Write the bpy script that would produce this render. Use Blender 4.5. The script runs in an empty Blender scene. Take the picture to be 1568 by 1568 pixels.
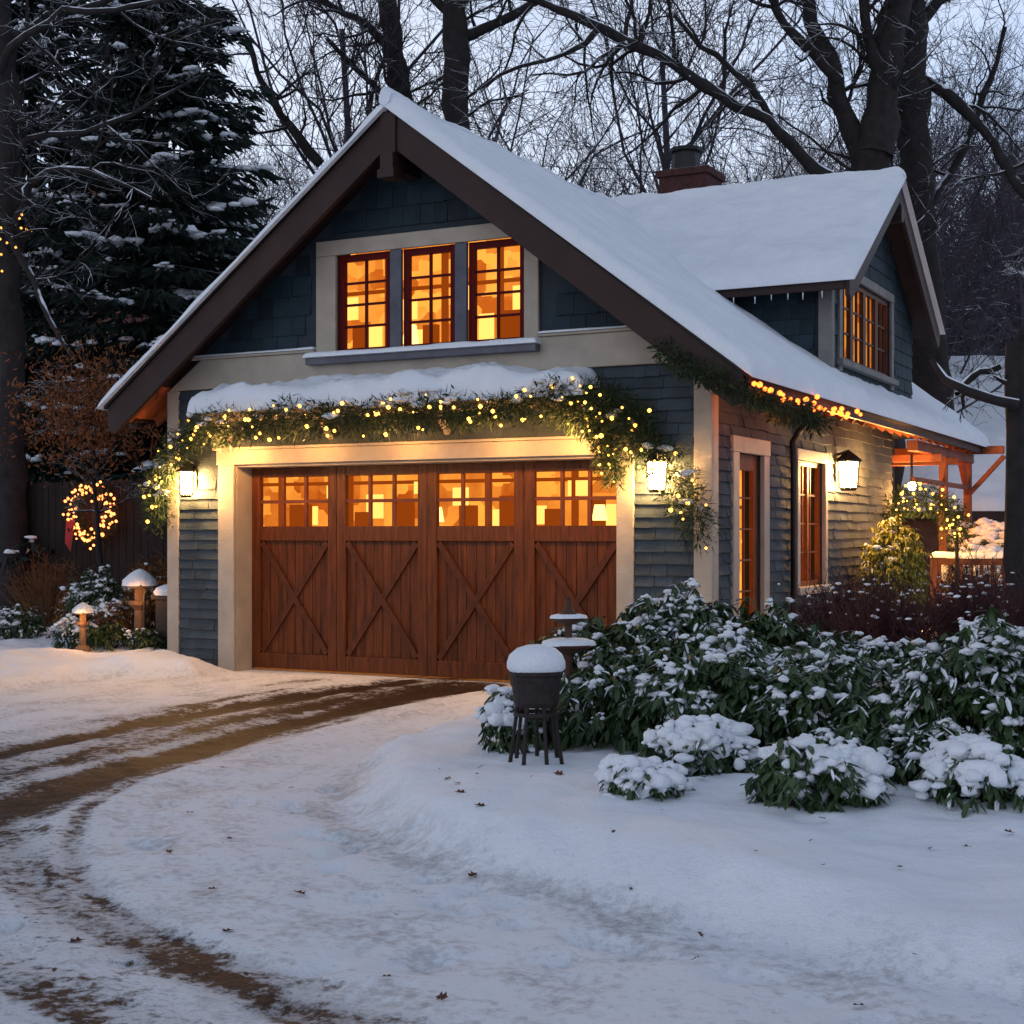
import bpy, math, random
import numpy as np
from mathutils import Vector, Matrix
random.seed(7); rng=np.random.default_rng(7)
sc=bpy.context.scene
YAW=math.radians(27.4)
CAM=(11.18,-14.60,1.71)
# ------------------------------------------------------------------ materials
def nt(name):
    m=bpy.data.materials.new(name); m.use_nodes=True
    t=m.node_tree; t.nodes.clear()
    o=t.nodes.new('ShaderNodeOutputMaterial'); return m,t,o
def noise(t,co,scale,detail=4,rough=.6):
    n=t.nodes.new('ShaderNodeTexNoise'); n.inputs['Scale'].default_value=scale; n.inputs['Detail'].default_value=detail; n.inputs['Roughness'].default_value=rough
    t.links.new(co,n.inputs['Vector']); return n.outputs['Fac']
def rmap(t,v,a,b,c,d):
    n=t.nodes.new('ShaderNodeMapRange')
    n.inputs[1].default_value=a;n.inputs[2].default_value=b;n.inputs[3].default_value=c;n.inputs[4].default_value=d
    t.links.new(v,n.inputs[0]); return n.outputs[0]
def mth(t,op,a,b):
    n=t.nodes.new('ShaderNodeMath'); n.operation=op
    for i,x in enumerate((a,b)):
        if isinstance(x,(int,float)): n.inputs[i].default_value=x
        else: t.links.new(x,n.inputs[i])
    return n.outputs[0]
def mixc(t,f,a,b):
    n=t.nodes.new('ShaderNodeMix'); n.data_type='RGBA'
    if isinstance(f,(int,float)): n.inputs[0].default_value=f
    else: t.links.new(f,n.inputs[0])
    for i,x in ((6,a),(7,b)):
        if isinstance(x,tuple): n.inputs[i].default_value=(*x[:3],1)
        else: t.links.new(x,n.inputs[i])
    return n.outputs[2]
SNOW=(.80,.83,.88)
def M(name,col,rough=.7,var=.25,vs=4,bump=0,bs=25,snow=None,rnd=0,stretch=None,spec=.3):
    m,t,o=nt(name); b=t.nodes.new('ShaderNodeBsdfPrincipled')
    b.inputs['Roughness'].default_value=rough; b.inputs['Specular IOR Level'].default_value=spec
    tc=t.nodes.new('ShaderNodeTexCoord'); co=tc.outputs['Object']
    if stretch:
        mp=t.nodes.new('ShaderNodeMapping'); mp.inputs['Scale'].default_value=stretch; t.links.new(co,mp.inputs[0]); co=mp.outputs[0]
    lo=tuple(c*(1-var) for c in col); hi=tuple(c*(1+var) for c in col)
    c=mixc(t,rmap(t,noise(t,co,vs),.3,.7,0,1),lo,hi)
    if rnd:
        a=t.nodes.new('ShaderNodeAttribute'); a.attribute_name='rnd'
        k=rmap(t,a.outputs['Fac'],0,1,1-rnd,1+rnd)
        vm=t.nodes.new('ShaderNodeVectorMath'); vm.operation='SCALE'; t.links.new(c,vm.inputs[0]); t.links.new(k,vm.inputs[3]); c=vm.outputs[0]
    if snow is not None:
        g=t.nodes.new('ShaderNodeNewGeometry'); s=t.nodes.new('ShaderNodeSeparateXYZ'); t.links.new(g.outputs['Normal'],s.inputs[0])
        f=mth(t,'ADD',s.outputs[2],mth(t,'MULTIPLY',mth(t,'SUBTRACT',noise(t,tc.outputs['Object'],2.2,2),.5),1.3))
        f=rmap(t,f,snow,snow+.15,0,1)
        c=mixc(t,f,c,SNOW)
    t.links.new(c,b.inputs['Base Color'])
    if bump:
        bn=t.nodes.new('ShaderNodeBump'); bn.inputs['Strength'].default_value=bump; bn.inputs['Distance'].default_value=.02
        t.links.new(noise(t,co,bs),bn.inputs['Height']); t.links.new(bn.outputs[0],b.inputs['Normal'])
    t.links.new(b.outputs[0],o.inputs[0]); return m
def E(name,col,st,samp=True):
    m,t,o=nt(name); e=t.nodes.new('ShaderNodeEmission'); e.inputs[0].default_value=(*col,1); e.inputs[1].default_value=st
    t.links.new(e.outputs[0],o.inputs[0])
    if not samp: m.cycles.emission_sampling='NONE'
    return m
siding=M('slate_blue_siding',(.046,.062,.076),.75,.25,3,.6,40,rnd=.22)
gsiding=M('dark_blue_shingle',(.012,.026,.037),.7,.28,3,.5,40,rnd=.32)
sheath=M('wall_sheathing',(.03,.04,.05),.9)
trim=M('cream_trim',(.38,.33,.27),.55,.14,3,.3,40)
rake=M('dark_brown_fascia',(.027,.011,.009),.55,.3,3,.3,30)
blacktrim=M('black_drip_edge',(.012,.012,.014),.5)
soffit=M('redwood_soffit',(.27,.065,.02),.5,.35,3,.3,12,stretch=(1,8,1))
door_wood=M('stained_door_wood',(.105,.027,.0055),.45,.5,2.2,.5,9,stretch=(9,9,.8),spec=.2)
brace_wood=M('stained_brace_wood',(.08,.020,.005),.45,.35,3,.3,9,stretch=(5,5,2),spec=.2)
redframe=M('red_window_frame',(.085,.002,.004),.5,.2,spec=.1)
orangewood=M('amber_window_wood',(.22,.06,.015),.45,.25,3)
blackmetal=M('black_metal',(.012,.011,.011),.4,.2)
brick=M('chimney_brick',(.06,.022,.02),.85,.4,14,.6,30,snow=.8)
bark=M('snowy_bark',(.022,.018,.018),.9,.4,5,.8,18,snow=.54)
barkfar=M('hazed_distant_bark',(.064,.053,.068),.95,.3,3,snow=.85)  # lighter lilac bark, distance haze mixed into the colour
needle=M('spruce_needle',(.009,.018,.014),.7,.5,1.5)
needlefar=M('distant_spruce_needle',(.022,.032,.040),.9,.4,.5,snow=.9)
fir=M('fir_sprig',(.018,.038,.012),.6,.5,9)
leafm=M('rhododendron_leaf',(.034,.064,.020),.42,.5,5,spec=.45)
brownleaf=M('dry_oak_leaf',(.17,.055,.015),.7,.5,5)
goldleaf=M('autumn_shrub_leaf',(.22,.09,.02),.7,.5,5)
redtwig=M('barberry_twig',(.045,.015,.019),.8,.4,5)
yg=M('yellow_green_leaf',(.20,.19,.03),.6,.4,5)
fencem=M('dark_fence_wood',(.014,.011,.010),.85,.4,3,stretch=(6,6,.6))
glowwarm=E('lantern_glass',(1,.54,.17),360)
glowsmall=E('small_lamp_glass',(1,.53,.16),200)
bulb=E('warm_bulb',(1,.48,.075),6,False)
bulbr=E('red_orange_bulb',(1,.14,.018),7,False)
def snowmat():
    m,t,o=nt('snow'); b=t.nodes.new('ShaderNodeBsdfPrincipled'); b.inputs['Roughness'].default_value=.65; b.inputs['Specular IOR Level'].default_value=.25
    tc=t.nodes.new('ShaderNodeTexCoord'); co=tc.outputs['Object']
    c=mixc(t,rmap(t,noise(t,co,2.5),.35,.65,0,1),(.74,.78,.84),SNOW); t.links.new(c,b.inputs['Base Color'])
    bn=t.nodes.new('ShaderNodeBump'); bn.inputs['Strength'].default_value=.7; bn.inputs['Distance'].default_value=.045
    h=mth(t,'ADD',noise(t,co,5,4),mth(t,'MULTIPLY',noise(t,co,50,3),.30)); t.links.new(h,bn.inputs['Height']); t.links.new(bn.outputs[0],b.inputs['Normal'])
    t.links.new(b.outputs[0],o.inputs[0]); return m
snow=snowmat()
def groundmat():
    m,t,o=nt('snow_ground_driveway'); b=t.nodes.new('ShaderNodeBsdfPrincipled'); b.inputs['Specular IOR Level'].default_value=.15
    tc=t.nodes.new('ShaderNodeTexCoord'); co=tc.outputs['Object']
    a=t.nodes.new('ShaderNodeAttribute'); a.attribute_name='mask'; s=t.nodes.new('ShaderNodeSeparateColor'); t.links.new(a.outputs['Color'],s.inputs[0])
    n1=noise(t,co,2.0,6,.65); n2=noise(t,co,16,6,.75)
    nn=mth(t,'ADD',mth(t,'MULTIPLY',n1,.45),mth(t,'MULTIPLY',n2,.55))
    st=mth(t,'MULTIPLY',mth(t,'SUBTRACT',s.outputs[2],.5),1.05)
    r=mth(t,'ADD',mth(t,'ADD',s.outputs[0],st),mth(t,'MULTIPLY',mth(t,'SUBTRACT',nn,.5),3.2))
    rf=rmap(t,r,.20,.66,0,1)
    rz=mth(t,'MULTIPLY',rf,rmap(t,s.outputs[0],.02,.22,0,1))
    clean=mixc(t,rmap(t,n1,.3,.7,0,1),(.76,.80,.86),SNOW)
    pk=mth(t,'ADD',nn,mth(t,'MULTIPLY',st,.16))
    packed=mixc(t,rmap(t,pk,.34,.52,0,1),(.42,.41,.42),(.74,.77,.82))
    c=mixc(t,s.outputs[1],clean,packed)
    dirt=mixc(t,rmap(t,n2,.36,.72,0,1),(.010,.006,.005),(.075,.040,.027))
    c=mixc(t,rz,c,dirt); t.links.new(c,b.inputs['Base Color'])
    t.links.new(rmap(t,rz,0,1,.65,.6),b.inputs['Roughness'])
    bn=t.nodes.new('ShaderNodeBump'); bn.inputs['Strength'].default_value=.7; bn.inputs['Distance'].default_value=.028
    h=mth(t,'ADD',noise(t,co,9,4),mth(t,'MULTIPLY',noise(t,co,70,3),.35)); t.links.new(h,bn.inputs['Height']); t.links.new(bn.outputs[0],b.inputs['Normal'])
    t.links.new(b.outputs[0],o.inputs[0]); return m
def roommat(name,st,sc_=2.6,lo=(.60,.12,.010),hi=(1.40,.50,.065)):
    m,t,o=nt(name); e=t.nodes.new('ShaderNodeEmission')
    tc=t.nodes.new('ShaderNodeTexCoord'); co=tc.outputs['Object']
    v=t.nodes.new('ShaderNodeTexVoronoi'); v.distance='CHEBYCHEV'; v.inputs['Scale'].default_value=sc_; t.links.new(co,v.inputs['Vector'])
    s=t.nodes.new('ShaderNodeSeparateColor'); t.links.new(v.outputs['Color'],s.inputs[0])
    f=mth(t,'ADD',mth(t,'MULTIPLY',s.outputs[0],.75),mth(t,'MULTIPLY',noise(t,co,3.5,4),.5))
    c=mixc(t,rmap(t,f,.25,.95,0,1),lo,hi); t.links.new(c,e.inputs[0]); e.inputs[1].default_value=st
    t.links.new(e.outputs[0],o.inputs[0]); return m
room=roommat('glowing_interior',.95,3.4,(.55,.09,.006),(1.45,.50,.06)); room2=roommat('glowing_upper_interior',1.05,4.5); room3=roommat('dim_glowing_interior',.62,3)  # room walls emit, patchy lamplight put into their colour
lampglow=E('lamp_shade_glow',(2.4,1.35,.42),1.2); shelf=E('self_glowing_wood',(.30,.05,.004),1); panel=E('self_glowing_paper',(2.0,.95,.20),1)  # shelf wood and pictures glow themselves, room light put into emission
# ------------------------------------------------------------------ mesh helpers
def link(o,parent=None):
    sc.collection.objects.link(o)
    if parent: o.parent=parent
    return o
def empty(name,loc=(0,0,0)):
    e=bpy.data.objects.new(name,None); e.location=loc; sc.collection.objects.link(e); return e
def mobj(name,v,f,mat,parent=None,smooth=False):
    me=bpy.data.meshes.new(name)
    v=v.tolist() if isinstance(v,np.ndarray) else v; f=f.tolist() if isinstance(f,np.ndarray) else f
    me.from_pydata(v,[],f); me.materials.append(mat)
    if smooth: me.polygons.foreach_set('use_smooth',[True]*len(me.polygons))
    me.update(); o=bpy.data.objects.new(name,me); return link(o,parent)
class B:
    def __init__(s): s.v=[];s.f=[];s.r=[]
    def add(s,v,f,r=0):
        n=len(s.v); s.v+= [tuple(p) for p in v]; s.f+=[tuple(i+n for i in q) for q in f]; s.r+=[r]*len(f)
    def box(s,x0,x1,y0,y1,z0,z1):
        s.add([(x0,y0,z0),(x1,y0,z0),(x1,y1,z0),(x0,y1,z0),(x0,y0,z1),(x1,y0,z1),(x1,y1,z1),(x0,y1,z1)],
              [(0,3,2,1),(4,5,6,7),(0,1,5,4),(1,2,6,5),(2,3,7,6),(3,0,4,7)])
    def prism_xz(s,poly,y0,y1):
        n=len(poly); s.add([(x,y0,z) for x,z in poly]+[(x,y1,z) for x,z in poly],
            [tuple(range(n)),tuple(range(2*n-1,n-1,-1))]+[(i,i+n,(i+1)%n+n,(i+1)%n) for i in range(n)])
    def prism_yz(s,poly,x0,x1):
        n=len(poly); s.add([(x0,y,z) for y,z in poly]+[(x1,y,z) for y,z in poly],
            [tuple(range(n)),tuple(range(2*n-1,n-1,-1))]+[(i,i+n,(i+1)%n+n,(i+1)%n) for i in range(n)])
    def beam(s,p,q,w,d,up=(0,0,1)):
        p=Vector(p);q=Vector(q);a=(q-p).normalized();u=Vector(up);sd=a.cross(u).normalized();u=sd.cross(a).normalized()
        c=[]
        for e in(p,q):
            for i,j in((-1,-1),(1,-1),(1,1),(-1,1)): c.append(e+sd*(i*w/2)+u*(j*d/2))
        s.add(c,[(0,3,2,1),(4,5,6,7),(0,1,5,4),(1,2,6,5),(2,3,7,6),(3,0,4,7)])
    def slab(s,c,th):
        c=[Vector(p) for p in c]; lo=[p-Vector((0,0,th)) for p in c]
        s.add(c+lo,[(0,1,2,3),(7,6,5,4),(0,4,5,1),(1,5,6,2),(2,6,7,3),(3,7,4,0)])
    def cyl(s,c,r0,r1,h,n=12):
        c=Vector(c);v=[]
        for k,(r,z) in enumerate(((r0,0),(r1,h))):
            for i in range(n):
                a=2*math.pi*i/n; v.append(c+Vector((r*math.cos(a),r*math.sin(a),z)))
        s.add(v,[tuple(range(n-1,-1,-1)),tuple(range(n,2*n))]+[(i,(i+1)%n,(i+1)%n+n,i+n) for i in range(n)])
    def lathe(s,c,prof,n=20,wob=0):
        c=Vector(c);v=[]
        for r,z in prof:
            for i in range(n):
                a=2*math.pi*i/n; k=1+wob*(math.sin(2*a+z*9)+.6*math.sin(3*a+1+z*14)); v.append(c+Vector((r*k*math.cos(a),r*k*math.sin(a),z*(1+wob*.5*math.sin(a+2)))))
        f=[]
        for k in range(len(prof)-1):
            for i in range(n): f.append((k*n+i,k*n+(i+1)%n,(k+1)*n+(i+1)%n,(k+1)*n+i))
        s.add(v,f)
    def tube(s,pts,rad,n=8):
        pts=[Vector(p) for p in pts]; v=[]
        for i,p in enumerate(pts):
            d=(pts[min(i+1,len(pts)-1)]-pts[max(i-1,0)]).normalized()
            a=d.orthogonal().normalized(); b=d.cross(a); r=rad[i] if isinstance(rad,(list,tuple)) else rad
            for k in range(n):
                t=2*math.pi*k/n; v.append(p+a*r*math.cos(t)+b*r*math.sin(t))
        f=[]
        for i in range(len(pts)-1):
            for k in range(n): f.append((i*n+k,i*n+(k+1)%n,(i+1)*n+(k+1)%n,(i+1)*n+k))
        s.add(v,f)
    def make(s,name,mat,parent=None,bevel=0,smooth=False,rnd=False):
        o=mobj(name,s.v,s.f,mat,parent,smooth)
        if rnd:
            a=o.data.attributes.new('rnd','FLOAT','FACE'); a.data.foreach_set('value',s.r)
        if bevel:
            m=o.modifiers.new('bevel','BEVEL'); m.width=bevel; m.segments=2; m.limit_method='ANGLE'
        return o
_T=rng.random((256,256))
def vnoise(x,y,s=1.0):
    x=np.asarray(x,float)*s; y=np.asarray(y,float)*s
    xi=np.floor(x).astype(int);yi=np.floor(y).astype(int);xf=x-xi;yf=y-yi
    xf=xf*xf*(3-2*xf);yf=yf*yf*(3-2*yf)
    g=lambda a,b:_T[a%256,b%256]
    return (g(xi,yi)*(1-xf)+g(xi+1,yi)*xf)*(1-yf)+(g(xi,yi+1)*(1-xf)+g(xi+1,yi+1)*xf)*yf
def fbm(x,y,s,o=4):
    r=0;a=.5
    for i in range(o): r=r+a*(vnoise(x+17.3*i,y+9.1*i,s)-.5); s*=2.03;a*=.5
    return r
def pdist(X,Y,pl):
    d=np.full(X.shape,1e9)
    for (ax,ay),(bx,by) in zip(pl[:-1],pl[1:]):
        vx,vy=bx-ax,by-ay; t=np.clip(((X-ax)*vx+(Y-ay)*vy)/(vx*vx+vy*vy+1e-9),0,1)
        d=np.minimum(d,np.hypot(X-ax-t*vx,Y-ay-t*vy))
    return d
def inside(X,Y,pl):
    r=np.zeros(X.shape,bool); n=len(pl)
    for i in range(n):
        x1,y1=pl[i];x2,y2=pl[(i+1)%n]
        c=((y1>Y)!=(y2>Y))&(X<(x2-x1)*(Y-y1)/(y2-y1+1e-12)+x1); r^=c
    return r
def smooth_pl(pl,k=2):
    for _ in range(k):
        q=[pl[0]]
        for a,b in zip(pl[:-1],pl[1:]):
            q+= [(a[0]*.75+b[0]*.25,a[1]*.75+b[1]*.25),(a[0]*.25+b[0]*.75,a[1]*.25+b[1]*.75)]
        q.append(pl[-1]); pl=q
    return pl
# ------------------------------------------------------------------ ground
MOUND=[(4.95,-1.3),(4.75,-2.1),(4.91,-3.06),(5.03,-4.77),(5.33,-5.69),(6.14,-6.97),(7.23,-8.03),(8.35,-8.37),(9.35,-8.59),(10.37,-8.94),(13,-9.6),(40,-14),(40,40),(5.0,40),(5.0,14),(6.1,13),(6.1,.3),(5.3,-.4)]
BANK=[(-.28,-.15),(-.2,-.8),(-1.2,-1.6),(-1.2,-3.1),(-2.2,-5.5),(-8,-9),(-40,-14),(-40,40),(-1.4,40),(-1.4,.0)]
RUTS=[([(2.6,-12.5),(2.45,-8),(2.29,-6.19),(2.21,-5.4),(2.06,-4.01),(2.06,-2.53),(2.1,-1.12),(2.3,-.1)],.26,1.15),
([(5.3,-12),(4.58,-9.05),(4.18,-7.98),(3.96,-7.32),(3.76,-6.34),(3.42,-4.78),(3.12,-2.9),(3.04,-1.34),(3.2,-.1)],.36,1.15),
([(2.9,-8),(2.75,-4.2),(2.6,-2.4),(2.7,-.9),(2.8,0)],.75,.66),
([(4.05,-6.5),(4.12,-7.6),(4.5,-8.28),(5.36,-9.0),(6.28,-9.58),(7.1,-9.87),(7.88,-10.15),(8.8,-10.5),(11,-11.2)],.22,.62),
([(3.4,-6.9),(3.6,-8.2),(4.3,-9.2),(5.2,-9.9),(6.3,-10.4),(7.6,-10.8),(9,-11.2)],.6,.42),
([(4.0,-6.0),(4.35,-7.25),(4.87,-8.08),(5.73,-8.97),(6.46,-9.48),(7.11,-9.75),(8,-10.0)],.08,.6),
([(3.4,-9.0),(4.3,-10.0),(5.4,-10.7),(6.6,-11.2),(9,-12)],.20,.45),
([(1.2,-.4),(1.6,-2.5),(1.7,-5),(1.6,-9)],.25,.4)]
RUTS=[(smooth_pl(p),w,s) for p,w,s in RUTS]
MS=smooth_pl(MOUND[:11])+MOUND[11:]
def hgt(X,Y,full=False):
    di=pdist(X,Y,MS+[MS[0]]); ins=inside(X,Y,MS); sd=np.where(ins,di,-di)
    k=np.clip((sd+.12+fbm(X,Y,1.5)*.35)/.5,0,1); k=k*k*(3-2*k)
    h=k*(.225+.04*np.clip(sd/3,0,1)+fbm(X,Y,.6)*.2+fbm(X,Y,2.2)*.09)
    db=pdist(X,Y,BANK+[BANK[0]]); ib=inside(X,Y,BANK); sb=np.where(ib,db,-db)
    kb=np.clip((sb+.1+fbm(X+5,Y,1.8)*.25)/.45,0,1); kb=kb*kb*(3-2*kb)
    h=h+kb*(.20+fbm(X,Y,1.1)*.28+fbm(X,Y,3)*.12)
    off=1-np.maximum(k,kb)
    h=h+fbm(X,Y,1.3)*.05*off+fbm(X,Y,7)*.022*(.3+off)
    rut=np.zeros(X.shape); rr=0
    for p,w,s in RUTS:
        d=pdist(X,Y,p); g=np.exp(-(d/w)**2)*s; rut=np.maximum(rut,g); rr=rr+np.exp(-((d-w*1.7)/(w*.6))**2)*.012*s
    rut*=off
    h=h-rut*.035+rr*off
    near=np.clip((Y+.25)/.3,0,1)*((X>-.25)&(X<4.95)); h=h*(1-near)
    if full:
        d=pdist(X,Y,RUTS[1][0]); d2=pdist(X,Y,RUTS[3][0])
        d=np.minimum(d,np.where(Y<-6.5,d2,d)); dw=d+fbm(X,Y,.9)*.35
        st=vnoise(dw,X*.10+Y*.10,9)*.6+vnoise(dw+5,X*.2+Y*.15,4)*.4
        return h,rut,off,st
    return h
def axis(a,b,st,far):
    c=np.arange(a,b+1e-6,st); s=st;o=[];x=b
    while x<far: s*=1.22; x+=s; o.append(x)
    p=[];s=st;x=a
    while x>-far: s*=1.22; x-=s; p.append(x)
    return np.array(p[::-1]+list(c)+o)
xs=axis(-5,13,.045,400); ys=axis(-13.5,3,.045,400)
X,Y=np.meshgrid(xs,ys); Z,RU,OFF,ST=hgt(X,Y,True)
fp=smooth_pl([(6.3,-7.6),(7.2,-8.45),(8.4,-8.9),(9.6,-9.2),(10.8,-9.6)],2)
for i in range(44):
    a=random.random()*(len(fp)-1); j=int(a); q=a-j; px=fp[j][0]*(1-q)+fp[j+1][0]*q+random.gauss(0,.12); py=fp[j][1]*(1-q)+fp[j+1][1]*q+random.gauss(0,.12)
    Z-=.07*random.random()*np.exp(-(((X-px)/.07)**2+((Y-py)/.07)**2))
for i in range(120):
    px=random.uniform(5,13);py=random.uniform(-13,-6); r=random.uniform(.04,.12)
    Z-=.045*random.random()*np.exp(-(((X-px)/r)**2+((Y-py)/r)**2))
nx,ny=len(xs),len(ys)
V=np.stack([X.ravel(),Y.ravel(),Z.ravel()],1)
idx=np.arange(nx*ny).reshape(ny,nx)
F=np.stack([idx[:-1,:-1].ravel(),idx[:-1,1:].ravel(),idx[1:,1:].ravel(),idx[1:,:-1].ravel()],1)
g=mobj('snow_covered_ground',V,F,groundmat(),None,True)
ca=g.data.color_attributes.new('mask','FLOAT_COLOR','POINT')
ca.data.foreach_set('color',np.stack([RU.ravel(),OFF.ravel(),ST.ravel(),np.ones(nx*ny)],1).ravel())
def gz(x,y): return float(hgt(np.array([float(x)]),np.array([float(y)]))[0])
# ------------------------------------------------------------------ house
house=empty('craftsman_garage_house')
RX=2.35; RZ=6.5; SL=.77
def zt(x): return RZ-SL*abs(x-RX)
def zu(x): return zt(x)-.15
w=B()
w.box(-1.27,-.24,0,.2,-.3,3.5); w.box(4.9,5.94,0,.2,-.3,3.5); w.box(-.24,4.9,0,.2,2.56,3.5)
w.prism_xz([(-1.27,3.5),(1.25,3.5),(1.25,zu(1.25)),(-1.27,zu(-1.27))],0,.2)
w.prism_xz([(3.8,3.5),(5.94,3.5),(5.94,zu(5.94)),(3.8,zu(3.8))],0,.2)
w.prism_xz([(1.25,5.08),(3.8,5.08),(3.8,zu(3.8)),(RX,zu(RX)),(1.25,zu(1.25))],0,.2)
w.box(1.25,3.8,0,.2,3.5,3.82)
w.box(5.74,5.94,.2,.82,-.3,3.5);w.box(5.74,5.94,1.70,3.15,-.3,3.5);w.box(5.74,5.94,4.3,8.2,-.3,3.5)
w.box(5.74,5.94,.82,1.70,2.6,3.5);w.box(5.74,5.94,3.15,4.3,2.62,3.5);w.box(5.74,5.94,3.15,4.3,-.3,1.05)
w.box(-1.27,-1.07,.2,12.6,-.3,3.5)
w.box(-1.07,5.0,12.4,12.6,-.3,3.5); w.box(4.8,5.0,8.2,12.4,-.3,3.9); w.box(5.0,5.74,8.0,8.2,-.3,3.5)
w.prism_xz([(-1.27,3.5),(5.94,3.5),(5.94,zu(5.94)),(RX,zu(RX)),(-1.27,zu(-1.27))],12.4,12.6)
w.make('walls',sheath,house)
def shingles(name,fn,a0,a1,z0,z1,ins,ch,wmin,wmax,mat,th=.022,jit=.0):
    b=B(); z=z0
    while z<z1:
        a=a0-(random.random()*wmin)
        while a<a1:
            wd=random.uniform(wmin,wmax); l=max(a,a0);r=min(a+wd-.005,a1); a+=wd
            if r-l<.02: continue
            zz=z-random.uniform(0,jit); top=min(z+ch+.015,z1)
            pts=[l,(l+r)/2,r]
            if not all(ins(p,z+ch*.4) for p in pts): continue
            t=th*random.uniform(.8,1.2)
            P=[fn(l,zz,t),fn(r,zz-random.uniform(0,jit*.4),t),fn(r,zz,.001),fn(l,zz,.001),fn(l,top,.004),fn(r,top,.004),fn(r,top,.001),fn(l,top,.001)]
            b.add(P,[(0,1,5,4),(3,2,1,0),(0,4,7,3),(1,2,6,5)],random.random())
        z+=ch
    return b.make(name,mat,house,rnd=True)
ff=lambda a,z,o:(a,-o,z)
fs=lambda a,z,o:(5.94+o,a,z)
shingles('front_siding_left',ff,-1.12,-.485,-.1,3.51,lambda a,z:True,.125,.16,.5,siding,.038,.018)
shingles('front_siding_right',ff,5.10,5.78,-.1,3.51,lambda a,z:True,.125,.16,.5,siding,.038,.018)
shingles('front_siding_over_door',ff,-.485,5.10,2.775,3.51,lambda a,z:True,.125,.2,.6,siding,.034,.014)
shingles('gable_shingles',ff,-1.2,5.9,3.88,6.4,lambda a,z: z<zu(a)+.03 and not(1.0<a<3.96 and z<5.2),.235,.16,.34,gsiding,.028,.010)
sh_r=((.17,.62,-.1,3.45),(1.9,3.04,-.1,3.45),(4.41,8.2,-.1,3.45),(.62,1.9,2.78,3.45),(3.04,4.41,2.76,3.45),(3.04,4.41,-.1,.94))
for i,(a0,a1,z0,z1) in enumerate(sh_r): shingles('side_siding_%d'%i,fs,a0,a1,z0,z1,lambda a,z:True,.125,.16,.5,siding,.038,.018)
YB=13.0
r=B()
r.slab([(RX,-.5,RZ),(6.48,-.5,zt(6.48)),(6.48,YB,zt(6.48)),(RX,YB,RZ)],.13)
r.slab([(-1.78,-.5,zt(-1.78)),(RX-.001,-.5,RZ),(RX-.001,YB,RZ),(-1.78,YB,zt(-1.78))],.13)
r.make('roof_deck',rake,house)
s=B()
s.slab([(5.95,-.45,zt(5.95)-.135),(6.46,-.45,zt(6.46)-.135),(6.46,YB-.05,zt(6.46)-.135),(5.95,YB-.05,zt(5.95)-.135)],.012)
s.slab([(-1.76,-.45,zt(-1.76)-.135),(-1.28,-.45,zt(-1.28)-.135),(-1.28,YB-.05,zt(-1.28)-.135),(-1.76,YB-.05,zt(-1.76)-.135)],.012)
s.slab([(5.0,8.25,zt(5.0)-.4),(5.94,8.25,zt(5.94)-.2),(5.94,12.9,zt(5.94)-.2),(5.0,12.9,zt(5.0)-.4)],.012)
y=-.3
while y<YB-.1:
    s.beam((5.95,y,zt(5.95)-.21),(6.42,y,zt(6.42)-.21),.06,.10); s.beam((-1.28,y,zt(-1.28)-.21),(-1.72,y,zt(-1.72)-.21),.06,.10); y+=.55
s.make('soffit_and_rafter_tails',soffit,house)
k=B(); D=.42
k.prism_xz([(-1.80,zt(-1.8)-.01),(-1.80,zt(-1.8)-.30),(-1.70,zt(-1.70)-D),(RX,RZ-D),(RX,RZ-.01)],-.57,-.503)
k.prism_xz([(RX,RZ-.01),(RX,RZ-D),(6.38,zt(6.38)-D),(6.50,zt(6.5)-.30),(6.50,zt(6.5)-.01)],-.572,-.503)
k.box(RX-.10,RX+.10,-.60,-.45,5.98,6.44); k.box(RX-.085,RX+.085,-.63,0,5.80,5.98); k.box(RX-.11,RX+.11,-.65,-.40,5.70,5.80)
k.box(6.482,6.54,-.52,YB,zt(6.48)-.17,zt(6.48)+.0)
k.box(-1.84,-1.782,-.52,YB,zt(-1.78)-.17,zt(-1.78)+.0)
k.make('rake_boards',rake,house,.006)
k=B()
for a,b_ in ((-1.84,RX),(RX,6.54)):
    k.prism_xz([(a,zt(a)-.005),(b_,zt(b_)-.005),(b_,zt(b_)+.035),(a,zt(a)+.035)],-.60,-.51)
k.make('drip_edge',blacktrim,house)
tr=B()
tr.prism_xz([(-1.262,3.515),(5.932,3.515),(5.45,3.88),(-.75,3.88)],-.055,.0)
tr.box(-.9,.98,-.085,-.0,3.882,3.912); tr.box(3.98,5.5,-.085,-.0,3.882,3.912)
tr.box(-1.30,-1.12,-.045,.0,-.2,3.512); tr.box(5.78,5.985,-.045,.0,-.2,3.512); tr.box(5.94,5.985,.001,.16,-.2,3.45)
tr.box(-.485,-.24,-.05,.0,-.1,2.56); tr.box(4.9,5.10,-.05,0,-.1,2.56); tr.box(-.50,5.12,-.065,0,2.562,2.74); tr.box(-.54,5.16,-.10,0,2.742,2.775)
tr.box(-.26,-.232,0.001,.36,-.1,2.56); tr.box(4.892,4.92,.001,.36,-.1,2.56); tr.box(-.23,4.89,.001,.36,2.53,2.575)
tr.box(.99,1.27,-.05,0,3.86,5.02); tr.box(3.785,3.965,-.05,0,3.86,5.06); tr.prism_xz([(.99,5.022),(3.965,5.022),(3.965,5.07),(3.83,5.20),(.99,5.20)],-.052,0)
tr.box(.93,1.25,-.06,.0,3.79,3.858)
tr.box(5.94,5.995,.62,.82,-.1,2.6);tr.box(5.94,5.995,1.70,1.90,-.1,2.6);tr.box(5.94,6.0,.60,1.92,2.602,2.78)
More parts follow.
